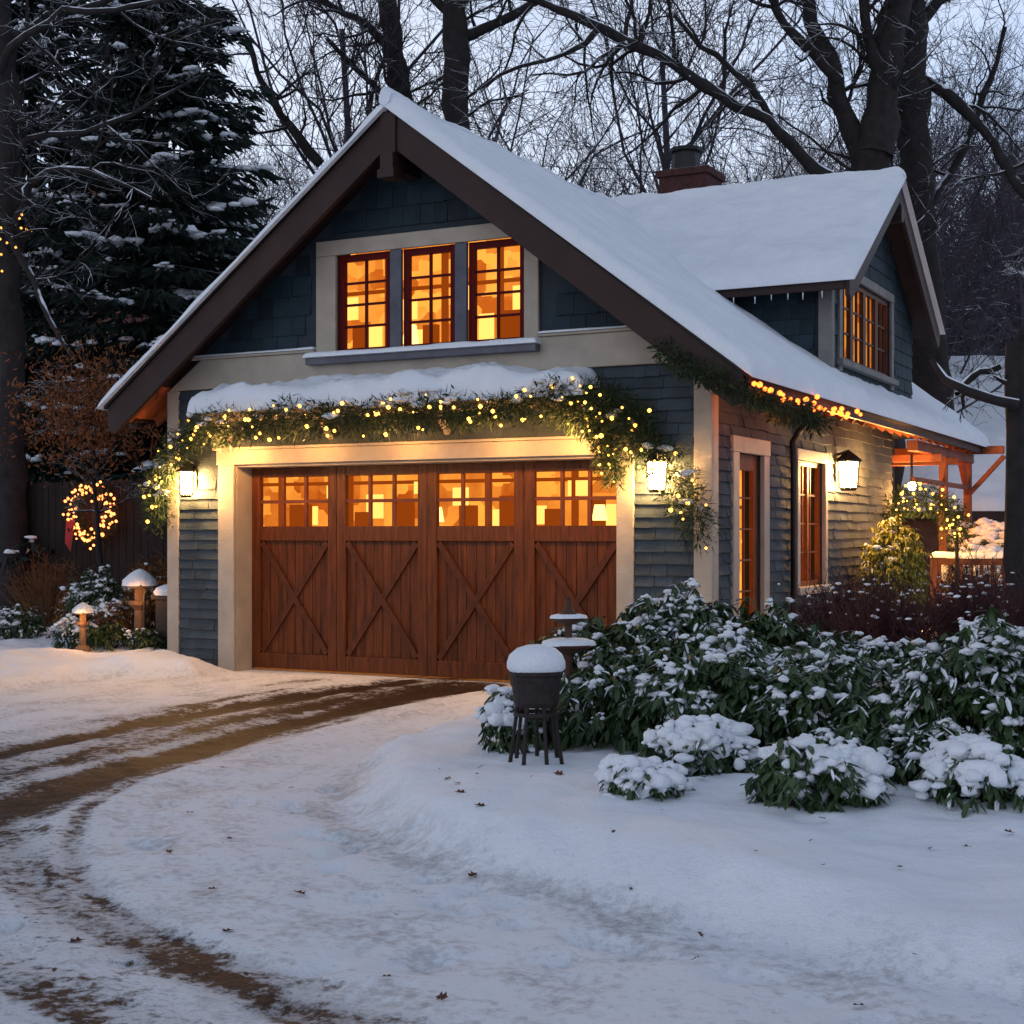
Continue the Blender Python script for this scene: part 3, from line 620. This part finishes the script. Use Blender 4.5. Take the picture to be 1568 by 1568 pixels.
for (x,y,r_,h_) in ((8.93,-6.75,.30,.24),(8.05,-6.15,.27,.28),(8.02,-6.95,.18,.16),(6.45,-5.45,.22,.34),(9.75,-6.4,.26,.24)):
    bush('rhododendron_shrub',[(x,y,gz(x,y)+h_*.35,r_,r_,h_*.85),(x+r_*.6,y+.1,gz(x,y)+h_*.2,r_*.6,r_*.6,h_*.7)],170,.10,leafm,.55,1.1,.075,thick=.66)
def twigbush(name,x,y,r_,h_,n,mat):
    b=B(); g0=gz(x,y)-.02
    for i in range(n):
        a=random.random()*6.28; rr=random.random()**.6*r_; tip=Vector((x+rr*math.cos(a),y+rr*math.sin(a),g0+h_*random.uniform(.45,1.05)*(1-.35*(rr/r_)**2)))
        b0=Vector((x+rr*.25*math.cos(a),y+rr*.25*math.sin(a),g0)); mid=b0.lerp(tip,.55)+Vector((random.uniform(-.06,.06),random.uniform(-.06,.06),.05))
        b.tube([b0,mid,tip],[.008,.006,.002],3)
        for j in range(4):
            p_=mid.lerp(tip,random.random()); b.tube([p_,p_+Vector((random.uniform(-.15,.15),random.uniform(-.15,.15),random.uniform(.0,.2)))],[.004,.002],3)
    return b.make(name,mat)
for (x,y,h_) in((7.9,-.6,1.1),(8.7,-.9,1.15),(9.5,-1.3,1.2),(7.3,.4,1.1),(8.6,.9,1.3)):
    o=twigbush('barberry_bush',x,y,.65,h_,320,redtwig)
    n=34; cx=np.stack([x+rng.normal(size=n)*.35,y+rng.normal(size=n)*.35,gz(x,y)+h_*rng.uniform(.5,.9,n)],1); V,F=blobs(cx,np.stack([rng.uniform(.015,.035,n),rng.uniform(.015,.035,n),rng.uniform(.008,.015,n)],1),.2,IC1); mobj('snow_flecks',V,F,snow,o,True)
bush('golden_cypress_shrub',[(6.5,5.9,1.0,.42,.5,.8)],260,.09,yg,.15,1.4,.04)
for (x,y,r_,h_) in ((-3.75,1.3,.38,.85),(-4.9,.9,.45,.40),(-1.85,.2,.22,.25),(-3.2,.3,.3,.35),(-2.5,.2,.28,.3)):
    bush('evergreen_shrub',[(x,y,gz(x,y)+h_*.4,r_,r_,h_*.75)],170,.08,leafm,.55,.8,.045)
for (x,y,r_,h_) in ((-2.75,1.3,.36,.95),(-3.1,.9,.3,.5),(-4.3,1.5,.3,.6)):
    bush('autumn_shrub',[(x,y,gz(x,y)+h_*.45,r_,r_,h_*.7)],150,.07,goldleaf,.30,.8,.04)
dstem=M('dry_stem',(.16,.09,.04),.8)
twigbush('bare_hydrangea',-2.6,2.1,.4,1.6,120,dstem); twigbush('bare_hydrangea',-3.6,2.4,.6,1.3,160,dstem); twigbush('bare_hydrangea',-6.0,2.6,.7,1.2,160,dstem)
stone=M('warm_stone',(.16,.10,.06),.85,.35,9,.5)
for (x,y,s_) in ((-2.28,.55,1.25),(-2.62,-.15,.75)):
    o=empty('stone_garden_lantern',(x,y,gz(x,y))); o.scale=(s_,s_,s_); q=B(); q.lathe((0,0,0),[(.15,0),(.13,.06),(.06,.1),(.055,.4),(.12,.46),(.13,.5),(0,.5)],10); q.lathe((0,0,.5),[(.075,0),(.075,.15),(0,.15)],4); q.lathe((0,0,.64),[(0,0),(.19,0),(.16,.05),(.06,.12),(.03,.17),(0,.2)],8)
    q.make('stone_body',stone,o); q=B(); q.lathe((0,0,.66),[(.185,.0),(.175,.06),(.10,.13),(.04,.17),(0,.18)],12,.04); q.make('snow_cap',snow,o,smooth=True)
    plight('garden_lantern_glow',(.15,-.25,.55),5,(1,.42,.11),.06,o)
for (x,y,z,r_) in ((7.0,10.3,1.0,.6),(7.9,11.2,1.1,.8),(6.8,12,1.3,.7),(9.0,12.0,1.2,.9),(8.4,9.9,.9,.6)):
    bush('snow_laden_shrub',[(x,y,z,r_,r_,r_*.8)],90,.14,leafm,1.2,.8,.13)
# ------------------------------------------------------------------ lit arch near porch
ar=empty('lit_evergreen_arch',(6.45,7.9,0)); a_=np.linspace(-.3,math.pi+.3,24); apl=[(.5*math.cos(t),0.5*math.cos(t)*.4,1.75+.5*math.sin(t)) for t in a_]
garland(apl,4500,.22,.10,60,ar,bulb,'arch',brad=.020)
q=B(); q.tube([(-.5,-.2,0),(-.5,-.2,1.7)],.03,6); q.tube([(.5,.2,0),(.5,.2,1.7)],.03,6); q.make('arch_posts',blackmetal,ar)
plight('arch_glow',(0,-.2,1.75),40,parent=ar)
rl=empty('deck_railing'); q=B(); q.box(6.4,14,8.9,9.02,1.22,1.32); q.box(6.4,14,8.93,8.99,.45,.52)
x=6.5
while x<14: q.box(x,x+.05,8.93,8.98,.5,1.22); x+=.16
for x in(6.4,8.4,10.4,12.4): q.box(x,x+.11,8.88,9.0,0,1.4)
q.make('rails',M('red_brown_rail',(.12,.045,.025),.7),rl); snow_slab('rail_snow',[(6.4,8.85,1.33),(14,8.85,1.33),(14,9.07,1.33),(6.4,9.07,1.33)],.10,120,8,rl,.07)
# ------------------------------------------------------------------ fire basket
sx,sy=6.9,-6.0; g0=gz(sx,sy)
stl=empty('garden_fire_basket',(sx,sy,g0-.02)); q=B()
q.lathe((0,0,.36),[(0,0),(.135,0),(.15,.03),(.165,.20),(.178,.21),(.178,.235),(.0,.235)],22); q.lathe((0,0,.30),[(.12,.0),(.15,.0),(.15,.025),(.12,.025),(.12,0)],22)
for i in range(7):
    a=2*math.pi*i/7+.2; q.tube([(.12*math.cos(a),.12*math.sin(a),.40),(.145*math.cos(a),.145*math.sin(a),.2),(.18*math.cos(a),.18*math.sin(a),-.06)],[.016,.013,.016],6)
q.make('basket_and_legs',M('weathered_iron',(.022,.015,.014),.6,.4,20,.5),stl,.003)
q=B(); q.lathe((0,0,.59),[(.172,0),(.188,.02),(.188,.06),(.17,.11),(.125,.15),(.06,.172),(0,.176)],24,.02); q.make('snow_cap',snow,stl,smooth=True)
bx,by=6.45,-4.55; g0=gz(bx,by); bb=empty('tiered_bird_feeder',(bx,by,g0-.03)); q=B()
q.tube([(0,0,0),(0,0,.95)],.03,8); q.lathe((0,0,.60),[(0,0),(.06,.0),(.19,.05),(.2,.07),(0,.07)],18);q.lathe((0,0,.82),[(0,0),(.05,.0),(.13,.035),(.14,.05),(0,.05)],18)
q.lathe((0,0,.87),[(.08,0),(.07,.03),(.03,.07),(.018,.13),(.022,.15),(0,.17)],12); q.make('stem_and_trays',M('rusty_iron',(.07,.03,.02),.7,.4),bb)
q=B(); q.lathe((0,0,.665),[(.2,0),(.19,.03),(.12,.05),(.04,.055),(0,.055)],18,.05); q.lathe((0,0,.868),[(.14,0),(.13,.02),(.09,.03),(.05,.03)],18,.05); q.make('tray_snow',snow,bb,smooth=True)
pb=empty('driveway_post_box',(-1.72,.55,0)); q=B(); q.box(-.16,.16,-.15,.15,-.1,.84);q.box(-.2,.2,-.19,.19,.842,.90); q.tube([(-.3,-.2,0),(-.3,-.2,.9),(-.25,-.2,.98)],.018,6); q.make('box',M('dark_bin',(.022,.02,.02),.7),pb,.015)
q=B(); q.lathe((0,0,.90),[(.22,0),(.235,.04),(.2,.1),(.10,.14),(0,.15)],16,.03); q.make('snow_cap',snow,pb,smooth=True)
# fallen leaves
n=120
lx=np.concatenate([rng.uniform(4.5,12,85),rng.uniform(6,13,35)]); ly=np.concatenate([rng.uniform(-13,-4.5,85),rng.uniform(-9,-6,35)]); lz=hgt(lx,ly)+.010
d=rng.normal(size=(n,3));d[:,2]*=.25
d/=np.linalg.norm(d,axis=1,keepdims=True); s_=np.cross(np.tile([0,0,1.],(n,1))+rng.normal(size=(n,3))*.3,d); s_/=np.linalg.norm(s_,axis=1,keepdims=True)
OL=[(0,0,0),(.25,.10,.02),(.35,.32,.10),(.5,.14,.03),(.7,.30,.12),(.8,.08,.02),(1,0,.06),(.8,-.08,.02),(.7,-.30,.1),(.5,-.14,.03),(.35,-.32,.12),(.25,-.10,.02)]
V,F=scatter(OL,[tuple(range(12))],np.stack([d,s_,np.cross(d,s_)],2),np.stack([lx,ly,lz],1),rng.uniform(.025,.09,n))
mobj('fallen_leaves',V,F,M('fallen_leaf_brown',(.09,.032,.014),.7,.5,5))
# ------------------------------------------------------------------ trees
class TB:
    def __init__(s): s.V=[];s.F=[];s.n=0
    def tube(s,pts,rad,k):
        pts=np.array(pts);m=len(pts)
        d=np.gradient(pts,axis=0); d/=np.linalg.norm(d,axis=1,keepdims=True)+1e-9
        a=np.cross(d,[.31,.17,.93]); a/=np.linalg.norm(a,axis=1,keepdims=True)+1e-9; b=np.cross(d,a)
        t=2*np.pi*np.arange(k)/k
        V=pts[:,None]+np.array(rad)[:,None,None]*(np.cos(t)[None,:,None]*a[:,None]+np.sin(t)[None,:,None]*b[:,None])
        i=np.arange(m-1)[:,None]*k;j=np.arange(k)[None]
        F=np.stack([i+j,i+(j+1)%k,i+k+(j+1)%k,i+k+j],-1).reshape(-1,4)
        s.V.append(V.reshape(-1,3));s.F.append(F+s.n);s.n+=m*k
    def data(s): return np.concatenate(s.V),np.concatenate(s.F)
def grow(tb,p,d,L,r,lev,maxlev,rg,up=.12,minr=.006,nch=(9,7,6,5,4)):
    m=6 if lev<2 else 4
    pts=[p];dd=d/np.linalg.norm(d)
    for i in range(m):
        dd=dd+rg.normal(size=3)*(.10 if lev==0 else .22)+np.array([0,0,up]); dd/=np.linalg.norm(dd)
        pts.append(pts[-1]+dd*L/m)
    r1=max(r*.35,minr*.6); rad=np.linspace(r,r1,m+1)
    tb.tube(pts,rad,7 if lev==0 else (5 if lev==1 else 3))
    if lev<maxlev:
        n=nch[lev]
        for i in range(n):
            t=rg.uniform(.35 if lev==0 else .15,1)*m; j=min(int(t),m-1); q=pts[j]+(pts[j+1]-pts[j])*(t-j)
            ax=pts[j+1]-pts[j]; ax/=np.linalg.norm(ax); o=rg.normal(size=3); o-=o.dot(ax)*ax; o/=np.linalg.norm(o)
            an=rg.uniform(.5,1.0); nd=ax*math.cos(an)+o*math.sin(an)
            grow(tb,q,nd,L*rg.uniform(.45,.68)*(1-.25*t/m),max(rad[j]*rg.uniform(.4,.6),minr),lev+1,maxlev,rg,up,minr,nch)
def bare_tree_mesh(seed,H,r):
    rg=np.random.default_rng(seed); tb=TB(); grow(tb,np.zeros(3),np.array([rg.normal()*.05,rg.normal()*.05,1.]),H,r,0,4,rg,.10,.0095,(11,7,5,4))
    V,F=tb.data(); me=bpy.data.meshes.new('bare_tree_mesh'); me.from_pydata(V.tolist(),[],F.tolist()); me.materials.append(barkfar); me.update(); return me
def frame(u,t): return (CAM[0]+.888*u-.46*t, CAM[1]+.888*t+.46*u)
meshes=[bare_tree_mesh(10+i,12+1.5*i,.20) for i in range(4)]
def place(me,name,x,y,s,rz):
    o=bpy.data.objects.new(name,me); o.location=(x,y,-.1);o.scale=(s,s,s);o.rotation_euler=(0,0,rz); sc.collection.objects.link(o); return o
rg=random.Random(3)
for i in range(11):
    t=rg.uniform(36,48); lat=(-.20+.56*i/10+rg.uniform(-.03,.03))*t
    x,y=frame(lat,t); place(meshes[i%4],'bare_tree',x,y,rg.uniform(.7,1.0),rg.uniform(0,6))
def hillh(x,y):
    dx=np.asarray(x)-CAM[0];dy=np.asarray(y)-CAM[1]; t=-.46*dx+.888*dy; l=.888*dx+.46*dy
    return np.clip((t-62)/50,0,1)*(4+16*np.clip((l/np.maximum(t,1)-.12)/.22,0,1))
forest=empty('distant_forest')
for i in range(86):
    t=rg.uniform(55,105); lat=rg.uniform(-.30,.45)*t; x,y=frame(lat,t); z=float(hillh(x,y))-.2
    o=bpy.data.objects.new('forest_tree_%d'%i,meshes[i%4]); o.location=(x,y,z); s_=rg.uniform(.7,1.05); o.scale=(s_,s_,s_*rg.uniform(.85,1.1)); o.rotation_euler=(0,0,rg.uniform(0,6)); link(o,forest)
def skirts(seed):
    r_=np.random.default_rng(seed); b=B(); z=1.0
    while z<11.5:
        R=2.6*(1-z/12.2)**.8; n=14
        for i in range(n):
            a=2*math.pi*i/n+r_.random(); L=R*r_.uniform(.7,1.2); wd=.30+.25*R; s_=Vector((-math.sin(a),math.cos(a),0))*wd*.5; c=Vector((math.cos(a),math.sin(a),0))
            zz=z+r_.uniform(-.2,.2); b.add([Vector((0,0,zz+.55)),c*L*.6+s_+Vector((0,0,zz+.1)),c*L+Vector((0,0,zz-.35)),c*L*.6-s_+Vector((0,0,zz+.1))],[(0,3,2,1)])
        z+=.42
    me=bpy.data.meshes.new('distant_spruce_mesh'); me.from_pydata(b.v,[],b.f); me.materials.append(needlefar); return me
cm=[skirts(1),skirts(2)]
for i in range(46):
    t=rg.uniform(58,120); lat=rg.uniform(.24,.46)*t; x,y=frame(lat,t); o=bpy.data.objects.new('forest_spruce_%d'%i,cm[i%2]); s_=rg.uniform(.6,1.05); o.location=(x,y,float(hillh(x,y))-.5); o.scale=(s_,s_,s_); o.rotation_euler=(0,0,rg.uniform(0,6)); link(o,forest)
tt=np.linspace(60,200,40); ll=np.linspace(-160,160,60); T_,L_=np.meshgrid(tt,ll); HX=CAM[0]+.888*L_-.46*T_; HY=CAM[1]+.888*T_+.46*L_; HZ=hillh(HX,HY)+fbm(HX,HY,.06)*4*np.clip((T_-62)/40,0,1)-.1
idx=np.arange(HX.size).reshape(HX.shape); F=np.stack([idx[:-1,:-1],idx[1:,:-1],idx[1:,1:],idx[:-1,1:]],-1).reshape(-1,4)
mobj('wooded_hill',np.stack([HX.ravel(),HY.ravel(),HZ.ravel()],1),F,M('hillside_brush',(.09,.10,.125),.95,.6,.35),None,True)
def skeleton_tree(name,base_px,t,limbs,seed=1,twn=9,mat=bark,tl=2.6,ml=3):
    rg_=np.random.default_rng(seed); k=t/2250.; tb=TB()
    for li in limbs:
        P=np.array([((a-base_px)*k, rg_.normal()*.1+dep, 1.71+(817-b)*k) for a,b,_,dep in li]); R=np.array([c*k for _,_,c,_ in li])
        L=np.r_[0,np.cumsum(np.linalg.norm(np.diff(P,axis=0),axis=1))]; m=max(6,int(L[-1]/.35)); s=np.linspace(0,L[-1],m)
        Q=np.stack([np.interp(s,L,P[:,i]) for i in range(3)],1); Rr=np.interp(s,L,R)
        for _ in range(2): Q[1:-1]=(Q[:-2]+2*Q[1:-1]+Q[2:])/4
        Q[1:-1]+=rg_.normal(size=Q[1:-1].shape)*.03
        tb.tube(Q,Rr*(1+.08*rg_.normal(size=len(Rr))),9)
        n=int(L[-1]*twn/5)
        for i in range(n):
            j=rg_.integers(max(1,m//5),m-1); ax=Q[j+1]-Q[j]; ax/=np.linalg.norm(ax)+1e-9; o=rg_.normal(size=3); o[1]*=.6; o-=o.dot(ax)*ax;o/=np.linalg.norm(o)
            if Q[j][2]<5.5 and tl>1: continue
            grow(tb,Q[j],ax*.5+o,rg_.uniform(.5,1.2)*tl*.8,min(Rr[j]*.5,.045),1,1+ml-1,rg_,.05,.005,(0,6,5,3))
    V,F=tb.data(); o=mobj(name,V,F,mat,None,True); x,y=frame((base_px-784)*k,t); o.location=(x,y,0); o.rotation_euler=(0,0,YAW); return o
skeleton_tree('forked_maple_tree',1340,30,[
 [(1350,960,42,0),(1345,600,36,0),(1340,300,33,0),(1337,225,33,0)],
 [(1337,240,28,0),(1352,150,26,0),(1362,60,24,.2),(1400,-80,19,.5),(1430,-260,12,1)],
 [(1330,245,21,0),(1297,175,16,0),(1280,110,13,0),(1240,40,11,-.2),(1215,-60,8,-.4),(1180,-200,4,-1)],
 [(1283,125,9,0),(1250,92,8,-.3),(1195,60,7,-.5),(1170,10,6,-.6),(1165,-90,4,-1)],
 [(1352,120,10,0),(1325,60,8,-.2),(1310,0,7,-.4),(1290,-90,4,-.6)],
 [(1345,330,14,0),(1215,268,10,-1),(1160,215,9,-1.5),(1080,190,8,-2),(990,148,7,-2.5),(900,118,7,-3),(850,92,6,-3),(800,84,5,-3),(740,45,5,-3),(690,12,4.5,-3),(620,18,4,-3),(540,2,3,-3)],
 [(905,120,5,-3),(870,170,4,-3),(800,165,3,-3),(740,200,2,-3)],
 [(1160,215,7,-1.5),(1120,150,5,-1.5),(1060,110,4,-1.5),(1020,60,3,-1.5)]],seed=4,twn=11)
skeleton_tree('tall_maple_tree',1400,33,[
 [(1440,960,40,0),(1425,560,30,0),(1400,300,24,0),(1392,0,22,0),(1400,-300,14,0)],
 [(1405,120,9,0),(1450,160,8,-.5),(1500,235,8,-1),(1540,330,7,-1.5),(1620,430,6,-2)],
 [(1410,330,7,0),(1470,250,6,.5),(1530,130,5,1),(1560,20,3,1)],
 [(1395,40,12,0),(1480,-30,8,0),(1600,-120,4,0)]],seed=6,twn=8)
skeleton_tree('tall_ash_tree',700,33,[
 [(702,900,26,0),(700,300,22,0),(698,0,19,0),(690,-300,13,0)],[(698,60,9,0),(780,30,7,0),(860,-20,5,0)],[(697,30,8,0),(640,-30,6,0),(560,-90,4,0)]],seed=8,tl=2.2)
skeleton_tree('leaning_ash_tree',625,36,[
 [(640,900,26,0),(630,300,20,0),(612,130,17,0),(590,0,15,0),(540,-300,10,0)],[(605,80,8,0),(540,20,6,0),(450,-10,4,0)],[(618,180,7,0),(560,120,5,0),(500,60,3,0)],[(490,250,8,0),(440,190,7,0),(400,130,5,0),(380,60,4,0)]],seed=9,tl=2.4,twn=12)
skeleton_tree('roadside_maple_tree',10,24,[
 [(18,960,26,0),(12,600,21,0),(8,200,20,0),(0,-200,14,0)],
 [(8,120,7,0),(60,60,6,-.6),(140,45,5,-1),(240,60,4,-1.4),(340,40,2.5,-1.6)],
 [(10,250,6,0),(60,215,5,-.5),(150,235,4,-1),(260,190,3,-1),(330,150,2,-1)],
 [(10,380,7,0),(60,290,6,-.6),(140,270,5,-1),(210,300,3,-1),(260,330,2,-1.2)],
 [(10,330,7,0),(60,440,5,-.5),(100,500,4,-.8),(140,560,2.5,-1)],
 [(5,60,7,0),(120,10,5,0),(260,-40,4,0)]],seed=11,tl=2.0,twn=12)
skeleton_tree('snowy_plum_tree',1556,14,[
 [(1562,1000,20,0),(1560,760,17,0),(1556,600,16,0),(1558,522,17,0)],
 [(1556,620,9,0),(1520,600,9,0),(1480,605,8,.2),(1450,570,6,.3),(1440,545,4,.3)],
 [(1480,600,7,.2),(1505,565,6,.3),(1550,555,5,.3)],[(1558,540,12,0),(1590,470,9,0),(1640,380,6,0)]],seed=12,tl=.5,twn=5)
def spruce(name,x,y,H,R,seed,nb=420,sn=.22):
    rg_=np.random.default_rng(seed); o=empty(name,(x,y,0)); tb=TB(); tb.tube([(0,0,-.1),(0,0,H*.5),(0,0,H)],[.24,.13,.02],8)
    pos=[];dr=[]; sp=[];ss=[]
    for i in range(nb):
        z=H*(.06+.92*rg_.random()**1.15); L=R*(1-z/H)**.75*rg_.uniform(.6,1.2)+.15; a=rg_.random()*6.28
        m=8; s=np.linspace(0,1,m); drp=-.28*L*s**1.3+.16*L*s**3; P=np.stack([np.cos(a)*L*s,np.sin(a)*L*s,z+drp],1); tb.tube(P,np.linspace(.03,.006,m),3)
        n=int(20+L*40); t=rg_.random(n)**.7; q=np.stack([np.interp(t,s,P[:,k_]) for k_ in range(3)],1)
        side=np.array([-np.sin(a),np.cos(a),0]); wd=(.16+.30*L*.35)*(1-t*.6); l=rg_.uniform(-1,1,n); q=q+side*(l*wd)[:,None]*1.2; q[:,2]-=rg_.random(n)*.10+np.abs(l)*.08
        dv=np.array([np.cos(a),np.sin(a),-.35])[None]*.8+side[None]*l[:,None]*.9+rg_.normal(size=(n,3))*.35; dv[:,2]-=.25
        pos.append(q);dr.append(dv)
        if rg_.random()<sn*2:
            k=rg_.integers(8,26); t=rg_.uniform(.3,1,k); off=(rg_.normal(size=k)*.16); qq=np.stack([np.interp(t,s,P[:,k_]) for k_ in range(3)],1)+side*off[:,None]; qq[:,2]+=.02-np.abs(off)*.3; sp.append(qq); b_=rg_.uniform(.03,.17,k)*rg_.uniform(.5,1.4); ss.append(np.stack([b_,b_*rg_.uniform(.5,1,k),b_*.4],1))
    pos=np.concatenate(pos);dr=np.concatenate(dr);n=len(pos)
    V,F=scatter([(0,-.09,0),(.5,-.13,0),(1,0,-.05),(.5,.13,.03),(0,.09,0)],[(0,1,2),(0,2,4),(2,3,4)],rot_from(dr),pos,.27*rng.uniform(.5,1.3,n)); mobj('needles',V,F,needle,o)
    V,F=tb.data(); mobj('trunk_and_branches',V,F,bark,o)
    sp=np.concatenate(sp);ss=np.concatenate(ss); V,F=blobs(sp,ss,.35,IC1); mobj('snow_on_boughs',V,F,snow,o,True)
spruce('spruce_tree',-7.1,6.6,15,3.6,21,480)
spruce('spruce_tree',-11.4,7.6,15,3.6,22,360)
spruce('spruce_tree',-15,5.5,12,3.6,23,240)
spruce('spruce_tree',-11.5,13,11,3.2,24,240)
sk=skeleton_tree('oak_sapling',140,21.5,[[(150,990,5,0),(146,800,4,0),(142,640,3,0),(130,540,1.5,0)],[(145,720,2.5,0),(190,650,2,0),(225,600,1,0)],[(145,740,2.5,0),(95,670,2,0),(70,600,1,0)]],seed=31,tl=.8,twn=14)
n=4200; k=21.5/2250; cx=np.array([[(rng.normal()*50)*k,rng.normal()*.5,1.71+(817-630+rng.normal()*45)*k] for _ in range(n)])
V,F=scatter(LEAF,LEAFF,rot_from(rng.normal(size=(n,3))-np.array([0,0,.8])),cx,rng.uniform(.05,.11,n)); mobj('dry_leaves',V,F,brownleaf,sk)
stg=empty('tree_string_lights',(-6.9,2.4,0)); cc=np.stack([rng.uniform(-.3,.5,16),rng.uniform(-.4,.3,16),rng.uniform(5.9,6.9,16)],1); V,F=blobs(cc,np.full((16,3),.022),0,IC1); mobj('bulbs',V,F,E('dim_amber_bulb',(1,.42,.08),2.5,False),stg,True)
q=B(); q.tube([tuple(c_) for c_ in cc[np.argsort(cc[:,2])]],.004,3); q.make('wire',blackmetal,stg)
def nhouse(name,px,t,w_,d_,hz,rz_,wallc,rot=0.0):
    o=empty(name); x,y=frame((px-784)*t/2250,t); o.location=(x,y,0); o.rotation_euler=(0,0,YAW+rot)
    b=B(); b.box(-w_/2,w_/2,0,d_,-.2,hz); b.prism_yz([(0,hz),(d_,hz),(d_/2,hz+rz_)],-w_/2,w_/2); b.make('walls',M(name+'_wall',wallc,.85,.3),o)
    b=B(); b.slab([(-w_/2-.4,-.4,hz-.15),(w_/2+.4,-.4,hz-.15),(w_/2+.4,d_/2,hz+rz_+.1),(-w_/2-.4,d_/2,hz+rz_+.1)],.15);b.slab([(-w_/2-.4,d_/2+.002,hz+rz_+.1),(w_/2+.4,d_/2+.002,hz+rz_+.1),(w_/2+.4,d_+.4,hz-.15),(-w_/2-.4,d_+.4,hz-.15)],.15); b.make('roof',rake,o)
    snow_slab('roof_snow',[(-w_/2-.45,-.45,hz-.14),(w_/2+.45,-.45,hz-.14),(w_/2+.45,d_/2,hz+rz_+.11),(-w_/2-.45,d_/2,hz+rz_+.11)],.2,40,20,o,.2,(1,1,1,0))
    b=B()
    for i in range(3): b.box(-w_/2+1+i*w_/3,-w_/2+2+i*w_/3,-.05,0,1.2,2.4)
    b.make('windows',M(name+'_glass',(.02,.025,.03),.1),o)
nhouse('neighbor_house',1600,44,9,8,4.6,2.6,(.05,.05,.055))
nhouse('neighbor_house',420,52,7,9,10.5,4.5,(.10,.035,.03),1.2)
nhouse('neighbor_garage',1570,30,5,5,2.3,1.2,(.08,.05,.04))
# ------------------------------------------------------------------ world and sun
wd=bpy.data.worlds.new('World'); sc.world=wd; wd.use_nodes=True; t=wd.node_tree; t.nodes.clear()
out=t.nodes.new('ShaderNodeOutputWorld'); bg=t.nodes.new('ShaderNodeBackground'); sk_=t.nodes.new('ShaderNodeTexSky'); sk_.sky_type='NISHITA'; sk_.sun_disc=False
sk_.sun_elevation=math.radians(7); sk_.sun_rotation=math.radians(200); sk_.air_density=1.2; sk_.dust_density=.6; sk_.ozone_density=3
bg.inputs[1].default_value=.05; t.links.new(sk_.outputs[0],bg.inputs[0])
bg2=t.nodes.new('ShaderNodeBackground'); tc=t.nodes.new('ShaderNodeTexCoord')
cl=noise(t,tc.outputs['Generated'],3.2,5,.55); c=mixc(t,rmap(t,cl,.36,.60,0,1),(.44,.52,.72),(.66,.71,.85)); t.links.new(c,bg2.inputs[0])
sx_=t.nodes.new('ShaderNodeSeparateXYZ'); t.links.new(tc.outputs['Generated'],sx_.inputs[0]); t.links.new(rmap(t,sx_.outputs[2],.30,.55,1.18,.42),bg2.inputs[1])
ad=t.nodes.new('ShaderNodeAddShader'); t.links.new(bg.outputs[0],ad.inputs[0]);t.links.new(bg2.outputs[0],ad.inputs[1]); t.links.new(ad.outputs[0],out.inputs[0])
sl=bpy.data.lights.new('sun','SUN'); sl.energy=.15; sl.angle=math.radians(20); sl.color=(.85,.92,1); so=bpy.data.objects.new('sun',sl); so.rotation_euler=(math.radians(50),0,math.radians(-20)); sc.collection.objects.link(so)
cd=bpy.data.cameras.new('camera'); cd.sensor_width=36; cd.lens=2250/1568*36; cd.shift_y=33/1568; cd.clip_end=1500; cd.clip_start=.1
co=bpy.data.objects.new('camera',cd); co.location=CAM; co.rotation_euler=(math.radians(90),0,YAW); sc.collection.objects.link(co); sc.camera=co
sc.view_settings.view_transform='Standard'; sc.view_settings.look='None'; sc.view_settings.exposure=0
